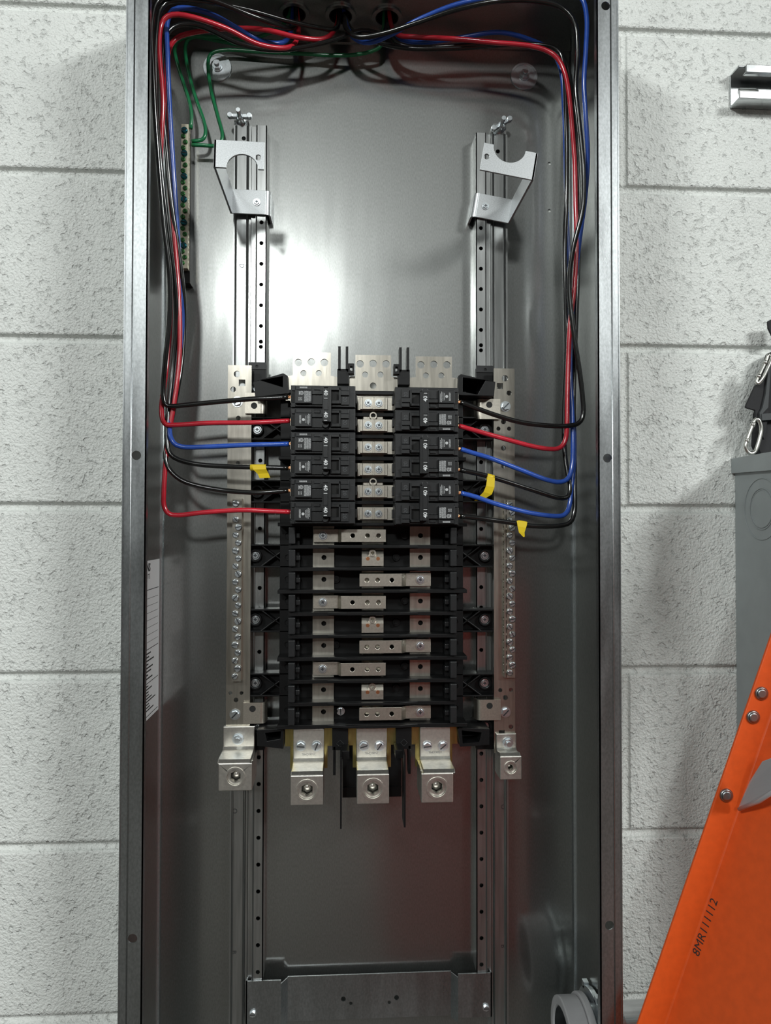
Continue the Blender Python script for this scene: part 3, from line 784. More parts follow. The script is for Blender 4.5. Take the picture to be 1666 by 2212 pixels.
# ================================================================== NEUTRAL BARS
def strap_bar(sg, label):
    X = (lambda px, py=1130, Y=104: aX(px, Y, py))
    if sg < 0:
        x0, x1 = X(492, 900), X(545, 900)-1; zt_, zb_ = aZ(789, 104, 520), aZ(1568, 104, 510)
        holes = [(512, 808, 7, 0), (523, 827, 7, 1), (504, 841, 6, 0), (515, 903, 5, 0), (501, 913, 4, 0), (527, 913, 4, 0), (514, 1001, 5, 0), (498, 1497, 4, 0), (522, 1497, 4, 0), (510, 1512, 5, 0)]
        tx0, tx1 = X(503, 1280)+.5, X(522, 1280)+1; ty1, ty0 = aZ(1077, 100, 510), aZ(1470, 100, 510)
        scx = (tx0+tx1)/2; big = [(513, 868)]; bigb = (508, 1543)
    else:
        x0, x1 = X(1067, 900), X(1112, 900); zt_, zb_ = aZ(796, 104, 1090), aZ(1626, 104, 1095)
        holes = [(1091, 817, 7, 0), (1080, 834, 6.5, 1), (1100, 849, 5.5, 0), (1088, 911, 5.5, 0), (1077, 926, 4.5, 0), (1100, 926, 4.5, 0), (1088, 968, 5.5, 0), (1088, 1007, 5, 0), (1081, 1491, 4.5, 0), (1104, 1490, 4.5, 0), (1092, 1507, 5.5, 0), (1104, 1570, 5, 0), (1084, 1584, 6.5, 1)]
        tx0, tx1 = X(1091, 1280), X(1109, 1280); ty1, ty0 = aZ(1080, 100, 1100), aZ(1462, 100, 1100)
        scx = (tx0+tx1)/2; big = [(1092, 878)]; bigb = (1092, 1538)
    t = T('neutral_bar', ((x0+x1)/2, 108, zb_), label, 'neutral bar', 'neutral bars')
    hl = []
    for hx, hy, r, sq in holes:
        v = at(hx, hy, 104); r *= .545
        vx = min(max(v.x, x0+r+.6), x1-r-.6)
        hl.append(rect(vx-r, vx+r, v.z-r, v.z+r) if sq else circ(vx, v.z, r, 16))
    build('strap', MB().plate(rect(x0, x1, zb_, zt_), hl, 104, 107), TIN, t)
    ys = 95.0
    n = 23; hz = [ty1-6-(ty1-ty0-12)*i/(n-1) for i in range(n)]
    tb = MB(); tb.box(tx0, tx1, ys, 104, ty0, ty1)
    xs_ = tx1 if sg < 0 else tx0
    build('terminal_block', tb, TIN, t)
    if sg > 0:
        wb = MB(); wb.plate(rect(96, 104, ty0, ty1), [circ(100, z, 2.6, 10) for z in hz], tx0-2.5, tx0-.6, ax='X')
        build('wire_holes', wb, TIN, t)
    skip = (1,) if sg < 0 else ()
    for i, z in enumerate(hz):
        if i in skip: continue
        inst('terminal_screw', SC_SLOT, t, (scx+(1.7 if i % 2 else -1.5), ys, z), rotY=random.uniform(-.9, 1.1), scale=(1.0 if i % 3 else 1.12))
    for b_ in big+[bigb]: inst('mounting_screw', SC_HEX, t, at(b_[0], b_[1], 104), rotY=-.8, scale=1.05)
    # stand-off clips joining the bar to the black frame
    for py in ((873, 1538) if sg < 0 else (880, 1538)):
        cz = at(744, py, 100).z; xin = (x1-7) if sg < 0 else (x0+7)
        xo = sg*-1
        mb = MB(); xe = aX(575, 104, py) if sg < 0 else aX(1028, 104, py)
        prof = [(xin, 100)] + [(xe+sg*6*(1-math.sin(PI/2*i/6)), 100+6*(1-math.cos(PI/2*i/6))) for i in range(7)] + [(xe, 118), (xe-sg*-1.8, 118)] + [(xe+sg*1.8+sg*4.2*(1-math.sin(PI/2*i/6)), 102+4*(1-math.cos(PI/2*i/6))) for i in range(6, -1, -1)] + [(xin, 102)]
        mb.plate(prof, [], cz-12, cz+12, ax='Z')
        hx_ = (at(549, 884, 100).x if sg < 0 else at(1058, 1526, 100).x)
        mb.cyl((hx_, 99.95, cz-(3 if py < 1000 and sg < 0 else -5)), 3.7, -.1, n=18, mi=1)
        build('standoff_clip', mb, [NICK, PIT], t)
    return t, x0, x1
nl, nx0, nx1 = strap_bar(-1, 'left plated neutral bar with a column of slotted screws above a large lug')
nr, rx0_, rx1_ = strap_bar(1, 'right plated neutral bar with a column of slotted screws above a smaller lug')

# ================================================================== LUGS
def hex_socket(mb, cx, cz, y, ro, ri, rs, mi_d=1):
    mb.ring((cx, y, cz), ro, ri, -1.1, n=36)
    mb.ring((cx, y, cz), ri-.6, rs, -.6, n=6)
def lug(name, label, cx_t, w, z_t, z_b, yt, cbx, wb, zb1, zb0, yb, parent=None, group=None, screws=(), yback=None, ro=12, rs=7.0, nut=None):
    t = T(name, (cbx, yt, zb0), label, 'lug', group) if parent is None else None
    par = t if t is not None else parent
    mb = MB()
    yback = yback or yt+3
    mb.box(cx_t-w/2, cx_t+w/2, yt, yt+4, z_b, z_t)
    # sloping shoulder
    x0, x1 = cbx-wb/2, cbx+wb/2
    prof = [(yt, z_b+2), (yt-3, z_b-1), (yb+5, zb1+3), (yb, zb1), (yb+12, zb1-6), (yback+4, zb1-6), (yt+4, z_b+2)]
    mb.plate(prof, [], cx_t-w/2, cx_t+w/2, ax='X')
    # collar body with a socket hole right through the front
    cz = (zb1+zb0)/2
    mb.plate(rect(x0, x1, zb0, zb1), [circ(cbx, cz, ro*.9, 32)], yb, yb+10)
    mb.box(x0, x1, yb+10, yback+4, zb0, zb1)
    body = build('lug_body', mb, LUG, par, bevel=.8)
    sm = MB(); n = 32
    sm.ring((cbx, yb+1.0, cz), ro, ro*.82, -2.0, n=n)
    hexl = [(cbx+rs*math.cos(PI/3*i+.5), cz+rs*math.sin(PI/3*i+.5)) for i in range(6)]
    sm.plate(circ(cbx, cz, ro*.84, 32), [hexl], yb+2, yb+9)
    sm.cyl((cbx, yb+9.9, cz), rs*1.1, -1.2, n=20, r2=.2)
    ss = build('set_screw', sm, LUG, par)
    if w > 34.9 and w < 35.1:
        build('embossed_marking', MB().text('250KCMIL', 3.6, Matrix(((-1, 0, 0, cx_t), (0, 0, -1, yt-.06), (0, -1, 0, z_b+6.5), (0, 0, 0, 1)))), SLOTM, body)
    for (sx, sz, me, rr) in screws: inst('fastener', me, par, (sx, yt, sz), rotY=rr)
    return par
for cx, cb_, lab in ((667, 663, 'left of the three large aluminium lugs at the bus bar ends'), (803, 806, 'middle large aluminium lug between the two black barriers'), (940, 945, 'right of the three large aluminium lugs at the bus bar ends')):
    Xc = aX(cx, 86, 1610); Xb = aX(cb_, 46, 1705)
    s1 = at(cx-17, 1611, 86); s2 = at(cx+17, 1611, 86)
    lug('mechanical_lug', lab, Xc, 35, aZ(1573, 86), aZ(1640, 86), 86, Xb, 35.2, aZ(1674, 46), aZ(1738, 46), 46, group='large lugs at the bus ends',
        screws=[(s1.x, s1.z, SC_HEX, random.uniform(-.3, .3)), (s2.x, s2.z, SC_HEX, random.uniform(-1.6, 0))])
# bosses of embossed lettering on the tangs
# left neutral lug
Xc = (aX(483, 100, 1600)+aX(549, 100, 1600))/2; Xb = (aX(473, 62, 1670)+aX(543, 62, 1670))/2
v = at(514, 1597, 98)
lug('neutral_lug', 'wide ridged aluminium lug at the foot of the left neutral bar', Xc, 36, aZ(1566, 100), aZ(1612, 100), 100, Xb, 36.5, aZ(1645, 62), aZ(1704, 62), 62, ro=11, rs=6.4,
    screws=[(v.x, v.z, SC_NUT, .2)])
Xc = aX(1095, 100, 1600); Xb = aX(1104, 78, 1665); v = at(1097, 1604, 100)
lug('neutral_lug', 'small square aluminium lug at the foot of the right neutral bar', Xc-.5, 24, aZ(1590, 100), aZ(1624, 100), 100, Xb, 25, aZ(1640, 78), aZ(1691, 78), 78, ro=8, rs=3.6,
    screws=[(v.x, v.z, SC_NUT, .4)])

# ================================================================== BLACK BARRIERS
def barrier_top(px, sg, label):
    x = aX(px, 84, 790); t = T('phase_barrier', (x, 90, aZ(830, 84)), label, 'barrier', 'black barriers between the bus bars')
    z1, z0 = aZ(749, 80), aZ(830, 84)
    mb = MB(); zf = aZ(795, 82)
    mb.box(x-6.0, x-3.0, 78, 92, zf-2, z1); mb.box(x+2.6, x+5.6, 78, 92, zf-2, z1)
    mb.box(x-7, x+6.6, 82, 100, z0, zf-1); 
    build('forked_blade', mb, BLACKP, t, bevel=.3)
    ck = MB(); xk_ = x+sg*9
    ck.plate(rect(xk_-3.4, xk_+3.4, aZ(807, 80), aZ(785, 80)), [rect(xk_-1.4, xk_+1.4, aZ(801, 80), aZ(791, 80))], 79, 90)
    ck.box(*sorted((x+sg*4, xk_)), 82, 88, aZ(803, 80), aZ(799, 80))
    build('clip_eye', ck, BLACKP, t, bevel=.3)
barrier_top(742, 1, 'left forked black barrier standing above the breakers')
barrier_top(873, -1, 'right forked black barrier standing above the breakers')
def barrier_bot(px, sg, label):
    x = aX(px, 70, 1700); t = T('phase_barrier', (x, 90, aZ(1777, 56)), label, 'barrier', 'black barriers between the lugs')
    mb = MB()
    mb.box(x-.9, x+.9, 40, 66, aZ(1777, 56), aZ(1622, 60))
    build('blade', mb, BLACKP, t)
    mb = MB(); xo = aX(735 if sg < 0 else 872, 88, 1600)
    mb.box(xo-9, xo+9, 84, 98, aZ(1618, 88), aZ(1568, 88)); mb.box(*sorted((xo+sg*8, xo+sg*5)), 84, 98, aZ(1672, 88), aZ(1610, 88))
    mb.box(*sorted((x, x-sg*9)), 60, 86, aZ(1634, 70), aZ(1616, 70)); mb.ring((xo, 84, aZ(1604, 88)), 4.5, 3.4, -1, n=4)
    build('blade_holder', mb, BLACKP, t, bevel=.4)
barrier_bot(737, -1, 'long black blade barrier left of the middle lug')
barrier_bot(870, 1, 'long black blade barrier right of the middle lug')
bx0, bx1 = aX(740, 96, 1690), aX(868, 96, 1690)
bp = build('insulating_plate', MB().box(bx0, bx1, 98, 100.5, aZ(1723, 98), aZ(1570, 98)).box(bx0, bx1, 96, 98, aZ(1700, 98)-1, aZ(1700, 98)), BLACKP)
tag(bp, 'flat black insulating plate behind the middle lug', 'insulating plate')

# ================================================================== WIRES
def wire(colmat, r, pts, label, grp, cat='wire', end=None, ecol=COPPER):
    P = [at(*p) for p in pts]
    sp = spline(P)
    rd = random.Random(hash(label) % 1000 if False else len(label)*7+len(pts))
    t = T('insulated_wire', sp[-1], label, cat, grp)
    build('insulation', MB().tube(sp, r, n=12), colmat, t)
    if end is not None:
        mb = MB(); e = sp[-1]
        for i in range(7):
            a = 2*PI*i/7; o = Vector((0, math.cos(a)*1.3, math.sin(a)*1.3)); q = e+Vector((end*7, -1+rd.uniform(-2, 2), rd.uniform(-2.4, 2.4)))+o*1.2
            mb.tube([e-Vector((end*2, 0, 0))+o, e+Vector((end*2.5, 0, 0))+o, q], .65, n=6)
        build('bare_strands', mb, ecol, t)
    return t
YT = 60
LG, RG = 'wires feeding the left breakers', 'wires feeding the right breakers'
R = 2.75
wire(W_BLACK, R, [(640, 10, 119), (632, 60, 100), (560, 40, 70), (430, -8, 45), (350, -5, 34), (328, 50, 30), (331, 160, 32), (336, 260, 36), (345, 380, 42), (356, 500, 48), (367, 600, 54), (366, 690, 58), (358, 770, 60), (353, 830, 62), (354, 862, 62), (364, 877, 62), (400, 875, 62), (450, 870, 62), (540, 862, YT), (585, 860, YT), (622, 858, YT)],
     'black wire to the top left breaker, uppermost of the left wires', LG, end=1)
wire(W_RED, R, [(640, 10, 119), (645, 70, 108), (625, 102, 95), (560, 96, 78), (490, 62, 60), (420, 38, 46), (372, 32, 40), (349, 52, 40), (344, 110, 40), (352, 210, 44), (350, 280, 47), (347, 340, 50), (352, 430, 54), (361, 530, 62), (368, 620, 70), (368, 700, 78), (362, 780, 78), (352, 850, 70), (349, 890, 64), (356, 915, 62), (380, 918, 62), (450, 914, 62), (540, 913, YT), (590, 911, YT), (626, 909, YT)],
     'red wire to the top left breaker, second wire down on the left', LG, end=1)
wire(W_BLUE, R, [(634, 10, 120), (628, 70, 112), (610, 92, 104), (570, 90, 95), (520, 65, 82), (450, 28, 66), (385, 18, 60), (362, 45, 58), (362, 120, 58), (366, 220, 62), (372, 320, 66), (379, 430, 70), (386, 540, 76), (392, 620, 80), (394, 700, 84), (388, 780, 84), (376, 860, 76), (367, 920, 66), (371, 950, 62), (392, 965, 62), (450, 965, 62), (540, 961, YT), (590, 960, YT), (624, 959, YT)],
     'blue wire to the middle left breaker', LG, end=1)
wire(W_BLACK, R, [(733, 8, 119), (728, 60, 110), (690, 60, 100), (620, 45, 88), (530, 20, 70), (430, 2, 52), (356, 8, 42), (338, 70, 38), (336, 170, 40), (341, 280, 44), (352, 400, 50), (366, 520, 58), (378, 620, 66), (381, 700, 72), (374, 790, 74), (365, 870, 70), (361, 930, 66), (363, 968, 64), (376, 988, 63), (410, 1000, 62), (460, 1006, 62), (540, 1009, YT), (590, 1010, YT), (622, 1011, YT)],
     'black wire with a yellow tape flag to the middle left breaker', LG, end=1)
wire(W_BLACK, R, [(838, 8, 119), (830, 70, 112), (780, 66, 106), (700, 92, 100), (600, 108, 95), (520, 95, 84), (430, 55, 72), (372, 60, 64), (352, 110, 60), (352, 220, 60), (360, 330, 64), (370, 430, 68), (384, 530, 74), (395, 620, 80), (398, 700, 86), (392, 790, 84), (376, 880, 76), (362, 950, 68), (358, 990, 64), (367, 1015, 63), (392, 1037, 62), (430, 1050, 62), (490, 1060, 62), (550, 1064, YT), (590, 1062, YT), (622, 1060, YT)],
     'black wire to the bottom left breaker, above the lowest red wire', LG, end=1)
wire(W_RED, R, [(733, 8, 119), (730, 45, 116), (718, 72, 108), (692, 85, 100), (640, 80, 90), (570, 64, 82), (490, 62, 84), (420, 70, 86), (380, 84, 84), (362, 120, 78), (358, 200, 74), (360, 300, 72), (366, 400, 72), (376, 500, 72), (384, 600, 72), (388, 680, 72), (388, 760, 72), (382, 830, 70), (373, 890, 68), (363, 950, 66), (357, 1010, 64), (354, 1060, 62), (354, 1090, 62), (363, 1108, 62), (385, 1113, 62), (440, 1107, 62), (520, 1102, YT), (580, 1104, YT), (628, 1106, YT)],
     'long red wire to the bottom left breaker, lowest wire on the left', LG, end=1)
# right side
wire(W_BLACK, R, [(838, 8, 119), (744, 30, 112), (748, 62, 100), (775, 80, 92), (830, 72, 82), (900, 50, 68), (990, 20, 52), (1080, 2, 42), (1160, 2, 38), (1215, 18, 38), (1243, 55, 38), (1248, 120, 40), (1244, 190, 42), (1252, 270, 44), (1260, 360, 46), (1259, 450, 50), (1238, 540, 56), (1230, 620, 60), (1240, 720, 60), (1252, 800, 60), (1259, 860, 60), (1260, 895, 60), (1250, 914, 60), (1225, 920, 60), (1180, 919, 60), (1120, 911, 60), (1060, 893, YT), (1020, 878, YT), (995, 869, YT)][1:],
     'black wire looping widest on the right to the top right breaker', RG, end=-1)
wire(W_RED, R, [(838, 8, 119), (846, 55, 110), (862, 76, 102), (900, 80, 94), (980, 84, 86), (1070, 92, 80), (1150, 100, 76), (1196, 118, 74), (1218, 150, 72), (1229, 200, 70), (1236, 270, 68), (1242, 350, 66), (1244, 440, 66), (1246, 520, 66), (1241, 620, 66), (1232, 700, 66), (1228, 780, 66), (1226, 860, 64), (1225, 920, 62), (1222, 950, 62), (1210, 967, 62), (1188, 970, 62), (1150, 964, 62), (1090, 948, 62), (1040, 934, YT), (992, 920, YT)],
     'red wire to the top right breaker', RG, end=-1)
wire(W_BLUE, R, [(742, 8, 119), (748, 50, 112), (765, 82, 104), (800, 92, 96), (850, 72, 84), (910, 40, 70), (1000, 6, 56), (1120, -12, 46), (1220, -18, 42), (1256, -5, 40), (1268, 40, 38), (1266, 110, 38), (1262, 180, 40), (1266, 260, 44), (1270, 340, 50), (1264, 430, 58), (1252, 520, 66), (1242, 610, 72), (1234, 700, 76), (1232, 800, 74), (1236, 880, 70), (1238, 950, 66), (1237, 1000, 64), (1230, 1030, 62), (1212, 1041, 62), (1180, 1036, 62), (1120, 1013, 62), (1060, 990, YT), (1020, 978, YT), (996, 970, YT)],
     'blue wire to the middle right breaker', RG, end=-1)
wire(W_BLACK, R, [(838, 8, 119), (842, 70, 112), (870, 98, 104), (940, 102, 96), (1050, 95, 90), (1150, 96, 86), (1204, 108, 80), (1219, 150, 78), (1223, 240, 76), (1225, 330, 76), (1224, 430, 76), (1220, 540, 80), (1222, 640, 80), (1224, 760, 80), (1220, 860, 80), (1219, 960, 76), (1226, 1020, 70), (1232, 1050, 66), (1227, 1072, 64), (1205, 1075, 62), (1140, 1055, 62), (1060, 1030, YT), (994, 1015, YT)],
     'black wire with a yellow tape flag to the middle right breaker', RG, end=-1)
wire(W_BLUE, R, [(838, 8, 119), (850, 74, 112), (900, 92, 104), (980, 84, 96), (1080, 70, 90), (1160, 92, 94), (1196, 116, 94), (1214, 160, 94), (1219, 240, 94), (1222, 340, 94), (1225, 460, 92), (1229, 580, 90), (1232, 700, 88), (1236, 820, 82), (1240, 920, 76), (1240, 1000, 70), (1234, 1060, 66), (1231, 1090, 64), (1222, 1110, 62), (1200, 1115, 62), (1140, 1107, 62), (1070, 1088, YT), (1030, 1074, YT), (996, 1065, YT)],
     'blue wire to the bottom right breaker', RG, end=-1)
wire(W_BLACK, R, [(742, 8, 119), (756, 60, 112), (800, 86, 104), (880, 104, 98), (990, 104, 94), (1100, 96, 90), (1180, 100, 86), (1220, 130, 84), (1236, 200, 78), (1244, 300, 72), (1250, 420, 72), (1250, 540, 74), (1246, 660, 76), (1241, 800, 78), (1239, 900, 76), (1241, 1000, 72), (1242, 1070, 66), (1241, 1105, 64), (1232, 1128, 62), (1205, 1136, 62), (1150, 1136, 62), (1090, 1127, 62), (1040, 1120, YT), (994, 1115, YT)],
     'black wire with a yellow tape flag to the bottom right breaker, lowest on the right', RG, end=-1)
G = 2.2
wire(W_GREEN, G, [(830, 8, 119), (829, 60, 118), (826, 95, 122), (800, 112, 126), (740, 120, 130), (650, 116, 132), (560, 112, 134), (490, 108, 134), (455, 118, 134), (450, 150, 132), (457, 200, 130), (470, 250, 128), (480, 288, 126), (477, 307, 125), (462, 315, 124), (440, 314, 123), (414, 313, 123)],
     'green ground wire, rightmost of three on the ground bar', 'green ground wires')
wire(W_GREEN, G, [(733, 8, 119), (724, 66, 124), (690, 86, 128), (640, 104, 130), (560, 104, 132), (470, 88, 134), (420, 80, 132), (401, 98, 130), (406, 150, 128), (422, 210, 126), (440, 260, 125), (444, 288, 124), (436, 302, 123), (414, 305, 123)],
     'green ground wire, middle of three on the ground bar', 'green ground wires')
wire(W_GREEN, G, [(633, 8, 119), (610, 55, 124), (540, 84, 128), (460, 80, 130), (400, 80, 128), (378, 102, 126), (384, 140, 125), (398, 185, 124), (409, 220, 123), (414, 250, 123), (412, 278, 123)],
     'green ground wire, leftmost of three on the ground bar', 'green ground wires')

# yellow tape flags
def flag(label, wrap, tail, Y, ym=3.4):
    t = T('tape_flag', at(*wrap[0], Y), label, 'tape flag', 'yellow tape flags')
    a, b_ = at(*wrap[0], Y), at(*wrap[1], Y)
    build('wrap', MB().tube([a, (a+b_)/2, b_], 3.5, n=14), TAPE, t)
    mb = MB(); n = len(tail); L_ = []
    for i, (l, r_, dy) in enumerate(tail):
        p, q = at(l[0], l[1], Y), at(r_[0], r_[1], Y); p.y += dy; q.y += dy; L_.append((p, q))
    vs = [v for pq in L_ for v in pq]; off = Vector((0, .5, 0))
    m_ = len(vs); allv = vs+[v+off for v in vs]; fs = []
    for i in range(n-1):
        a0 = 2*i
        fs += [(a0, a0+1, a0+3, a0+2), (m_+a0, m_+a0+2, m_+a0+3, m_+a0+1), (a0, a0+2, m_+a0+2, m_+a0), (a0+1, m_+a0+1, m_+a0+3, a0+3)]
    fs += [(0, m_, m_+1, 1), (m_-2, m_-1, 2*m_-1, 2*m_-2)]
    mb._add(allv, fs); build('tail', mb, TAPE, t)
flag('yellow tape flag on the black wire left of the middle left breaker', ((541, 1010), (575, 1010)),
     [((546, 1006), (575, 1006), -3.6), ((548, 1015), (576, 1014), -3.6), ((557, 1024), (580, 1022), -1), ((561, 1033), (584, 1032), 0)], YT)
flag('long yellow tape flag on the black wire right of the middle right breaker', ((1052, 1029), (1067, 1033)),
     [((1052, 1030), (1068, 1033), -3.4), ((1049, 1050), (1067, 1053), -3.6), ((1044, 1063), (1062, 1068), -2), ((1036, 1072), (1050, 1076), 1), ((1026, 1081), (1030, 1082), 3)], YT)
flag('small yellow tape flag on the lowest black wire at the right', ((1118, 1130), (1137, 1133)),
     [((1115, 1125), (1138, 1128), -3.4), ((1117, 1137), (1135, 1140), -3.6), ((1120, 1150), (1132, 1150), -3), ((1130, 1160), (1133, 1159), -2)], 62)

# ================================================================== BUSHING AND NIPPLE AT THE BOTTOM RIGHT
nz = -596; ny = 62
t = T('conduit_bushing', (236, ny, nz-44), 'grey conduit bushing inside the lower right side of the panel', 'conduit bushing')
mb = MB(); mb.ring((212, ny, nz), 45, 35, 22, 'X', n=96); mb.ring((234, ny, nz), 48, 35, 8, 'X', n=96)
build('bushing_ring', mb, PVC, t, bevel=1.5)
mb = MB(); mb.ring((246, ny, nz), 53, 38, 6, 'X', n=40); 
for i in range(8): 
    a = PI/4*i+.2; mb.box(246, 252, ny+54*math.cos(a)-4, ny+54*math.cos(a)+4, nz+54*math.sin(a)-4, nz+54*math.sin(a)+4)
build('locknut', mb, ZINC, t, bevel=.5)
o = build('conduit_nipple', MB().ring((214, ny, nz), 37.4, 34, 260, 'X', n=96).ring((262, ny, nz), 44, 37.5, 14, 'X', n=96), STRUT)
tag(o, 'galvanised conduit nipple leaving the panel low on its right side', 'conduit')

# ================================================================== STRUT CHANNEL
y0s, y1s = YW-21, YW
szt, szb = aZ(143, 128, 1620), aZ(237, YW, 1620); X0 = aX(1576, YW, 200); X1 = X0+420; th = 2.4
t = T('strut_channel', (X0+200, YW, szb), 'galvanised strut channel fixed to the block wall at the upper right', 'strut channel')
mb = MB(); H_ = szt-szb
sl = [[(X0+14+50*i+14*math.cos(a)*1.0 if False else X0+24+50*i+(9 if math.cos(a) > 0 else -9)+5*math.cos(a), (szt+szb)/2+5*math.sin(a)) for a in [2*PI*k/16 for k in range(16)]] for i in range(8)]
mb.plate(rect(X0, X1, szb, szt), sl, YW-th, YW-.2)
mb.box(X0, X1, y0s, YW, szb, szb+th); mb.box(X0, X1, y0s, YW, szt-th, szt)
m0 = X0+9
mb.box(m0-9, X1, y0s-th, y0s, szb, szb+10); mb.box(m0, X1, y0s-th, y0s, szt-10, szt)
mb.box(m0, X1, y0s, y0s+6, szb+10-th, szb+10); mb.box(m0, X1, y0s, y0s+6, szt-10, szt-10+th)
build('channel', mb, STRUT, t, bevel=.8)

# ================================================================== GREY METAL CABINET (right)
gx = aX(1588, YW, 1200); gzt = aZ(994, YW, 1588)
t = T('grey_cabinet', (gx+150, 80, -520), 'grey enamelled steel cabinet with a knockout in its side at the right edge', 'cabinet')
mb = MB(); mb.box(gx, gx+320, 22, YW, -520, gzt)
build('body', mb, GREYBOX, t, bevel=2)
mb = MB(); zc2 = aZ(1023, YW, 1588)
mb.plate([(16, zc2-4), (YW, zc2), (YW, gzt+2), (16, gzt+2)], [], gx-4.5, gx+324, ax='X')
build('rain_hood', mb, GREYBOX, t, bevel=1.5)
ky = 100; kz = at(1640, 1100, ky).z
mb = MB()
for ro, ri in ((37, 36.3), (25, 24.2), (22.5, 22)): mb.ring((gx-.1, ky-12, kz), ro, ri, -.7, 'X', n=96)
mb.cyl((gx, ky-12, kz), 22, -.4, 'X', n=96)
build('knockout', mb, GREYBOX, t)

# ================================================================== STRAP AND CARABINERS
t = T('nylon_strap', at(1650, 900, 120), 'black nylon webbing bag hanging at the right edge of the picture', 'strap')
def ribbon(mb, P, d=3.0):
    vs = [at(*p) for p in P]; n = len(vs); q = [v+Vector((0, d, 0)) for v in vs]
    mb.plate([(v.x, v.z) for v in vs], [], vs[0].y, vs[0].y+d)
mb = MB()
ribbon(mb, [(1666, 690, 126), (1659, 694, 126), (1660, 708, 126), (1668, 725, 126), (1700, 740, 126), (1700, 690, 126)])
ribbon(mb, [(1700, 745, 122), (1668, 760, 122), (1656, 800, 122), (1652, 860, 122), (1640, 890, 122), (1636, 960, 122), (1648, 990, 122), (1700, 1000, 122)], 14)
build('pouch', mb, NYLON, t, bevel=1)
mb = MB()
ribbon(mb, [(1638, 828, 116), (1632, 834, 116), (1620, 860, 116), (1612, 878, 116), (1614, 881, 116), (1632, 886, 116), (1634, 912, 116), (1641, 930, 116), (1652, 950, 116), (1660, 900, 116), (1664, 800, 116), (1656, 790, 116)], 4)
build('webbing_loop', mb, NYLON, t, bevel=.5)
mb = MB()
ribbon(mb, [(1661, 790, 113), (1655, 850, 113), (1648, 880, 113), (1642, 892, 113), (1645, 915, 113), (1648, 893, 113), (1660, 880, 113), (1666, 790, 113)], 3)
ribbon(mb, [(1646, 894, 112), (1700, 890, 112), (1700, 904, 112), (1647, 908, 112)], 3)
build('stitched_edge', mb, NYLONG, t)
def carab(label, pts, r=2.6):
    P = [at(*p) for p in pts]; sp = spline(P+[P[0]], 3)
    mb = MB().tube(sp, r, n=10); g = MB()
    a, b_ = P[1], P[2]; d = (b_-a).normalized()
    o = build('carabiner', MB().tube(sp, r, n=10).tube([a, a+d*4], r*1.35, n=10).tube([b_-d*4, b_], r*1.35, n=10), CLIP)
    tag(o, label, 'carabiner', 'carabiners')
carab('metal carabiner clipped to the top of the black webbing', [(1660, 766, 112), (1655, 780, 112), (1638, 816, 112), (1635, 826, 112), (1640, 828, 111), (1648, 818, 109), (1660, 792, 109), (1668, 772, 110)], 2.0)
carab('metal carabiner hanging from the bottom of the black webbing above the grey cabinet', [(1632, 906, 112), (1628, 914, 112), (1613, 955, 112), (1611, 968, 112), (1618, 978, 112), (1628, 978, 112), (1636, 966, 112), (1645, 930, 112), (1640, 908, 112)], 2.3)

# ================================================================== LADDER
LY = -28
t = T('step_ladder', at(1420, 2200, LY), 'orange fibreglass stepladder rail with rivets leaning in at the lower right', 'ladder')
A0 = at(1385, 2192, LY); A1 = at(1659, 1395, LY); dv = (A1-A0); 
B0 = at(1440, 2205, LY); 
def rail_mesh():
    lo, hi = -.35, 1.6
    def sec(p, ext): return [p+dv*ext]
    fl = (at(1438, 2212, LY)-at(1378, 2212, LY))
    prof = [A0, A0+Vector((fl.x, 0, 0)), A0+Vector((fl.x+44, -98, 0)), A0+Vector((fl.x+74, -96, 0)),
            A0+Vector((fl.x+74, -93.5, 0)), A0+Vector((fl.x+46.5, -94, 0)), A0+Vector((fl.x+1.5, 3.2, 0)), A0+Vector((0, 3.2, 0))]
    mb = MB(); n = len(prof)
    vs = [p+dv*lo for p in prof]+[p+dv*hi for p in prof]
    mb._add(vs, [(i, (i+1) % n, n+(i+1) % n, n+i) for i in range(n)]+[tuple(range(n-1, -1, -1)), tuple(range(n, 2*n))])
    return mb, fl.x
rm, flx = rail_mesh()
build('side_rail', rm, ORANGE, t, bevel=1.2)
for px, py in ((1645, 1498), (1627, 1549), (1569, 1718)):
    inst('rivet', SC_RIV, t, at(px, py, LY-.2))
mk = MB()
dn = dv.normalized(); wdir = Vector((44, -98, 0)).normalized(); nrm = dn.cross(wdir).normalized()
if nrm.y > 0: nrm = -nrm
base = A0+Vector((flx, 0, 0))
pm = at(1519, 1995, LY); s_ = (pm.z-base.z)/dn.z; o_ = base+dn*s_+wdir*7+nrm*.35
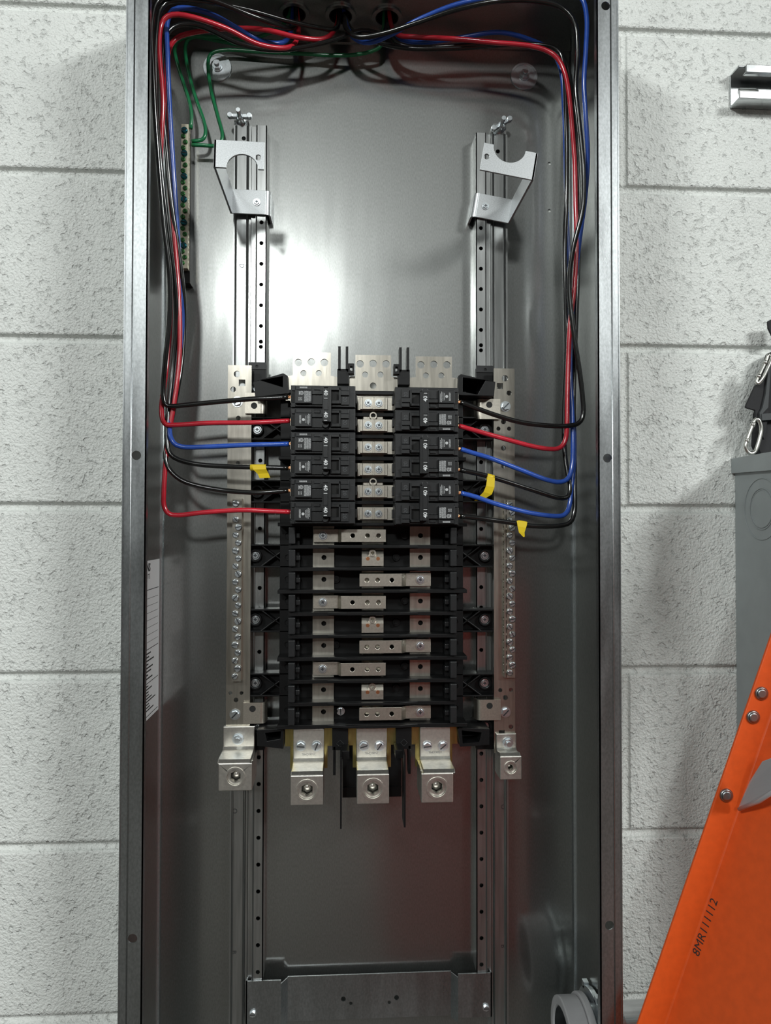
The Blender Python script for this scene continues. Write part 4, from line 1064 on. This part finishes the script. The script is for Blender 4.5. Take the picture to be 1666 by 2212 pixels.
xd = dn; yd = nrm.cross(xd)
mk.text('8MR111112', 12, Matrix(((xd.x, yd.x, nrm.x, o_.x), (xd.y, yd.y, nrm.y, o_.y), (xd.z, yd.z, nrm.z, o_.z), (0, 0, 0, 1))))
build('printed_code', mk, INK, t)
mb = MB(); tY = lambda px: LY-8-(px-1597)*.56
P = [at(a, b_, tY(a)) for a, b_ in ((1598, 1746), (1640, 1729), (1700, 1690), (1700, 1628), (1650, 1646), (1622, 1690))]
mb._add(P+[v+Vector((0, 2, 0)) for v in P], [(0, 1, 2, 3, 4, 5), (11, 10, 9, 8, 7, 6)]+[(i, (i+1) % 6, 6+(i+1) % 6, 6+i) for i in range(6)])
v0, v1, v2 = [at(a, b_, tY(a)-1) for a, b_ in ((1597, 1748), (1640, 1731), (1700, 1691))]
mb.tube([v0, v1, v2], 2.0, n=8)
o = build('metal_tread', mb, TREAD, t); o['label'] = 'bright metal tread bracket'

# lamps
for i, (x, y, lb) in enumerate(((-720, -6500, 'farther bright ceiling lamp behind the camera'), (3250, -3500, 'ceiling lamp to the right of the panel'), (-2300, -3050, 'ceiling lamp to the left of the panel'))):
    zc_ = 2420 if i == 0 else 2300
    t = T('ceiling_lamp', (x, y, CZ-120), lb, 'ceiling lamp', 'ceiling lamps')
    build('lamp_housing', MB().box(x-300, x+300, y-90, y+90, CZ-90, CZ), CEILM, t, bevel=6)
    build('diffuser', MB().box(x-285, x+285, y-80, y+80, CZ-104, CZ-90), LENS, t)
t = T('added_red_chest', (200, -1300, FZ), 'added red chest, unseen behind the camera, for a reddish reflection', 'added reflection source')  # added out of view, only to tint the lower panel's reflection red
build('body', MB().box(90, 500, -1550, -1060, FZ+60, -200), ADDED_RED, t, bevel=8)
for i in range(6): build('drawer', MB().box(105, 485, -1060, -1050, FZ+80+i*178, FZ+250+i*178), ADDED_RED, t, bevel=3)
for x in (130, 460):
    for y in (-1500, -1110): build('caster', MB().cyl((x-15, y, FZ+30), 30, 30, 'X', n=24), BLACKP, t)
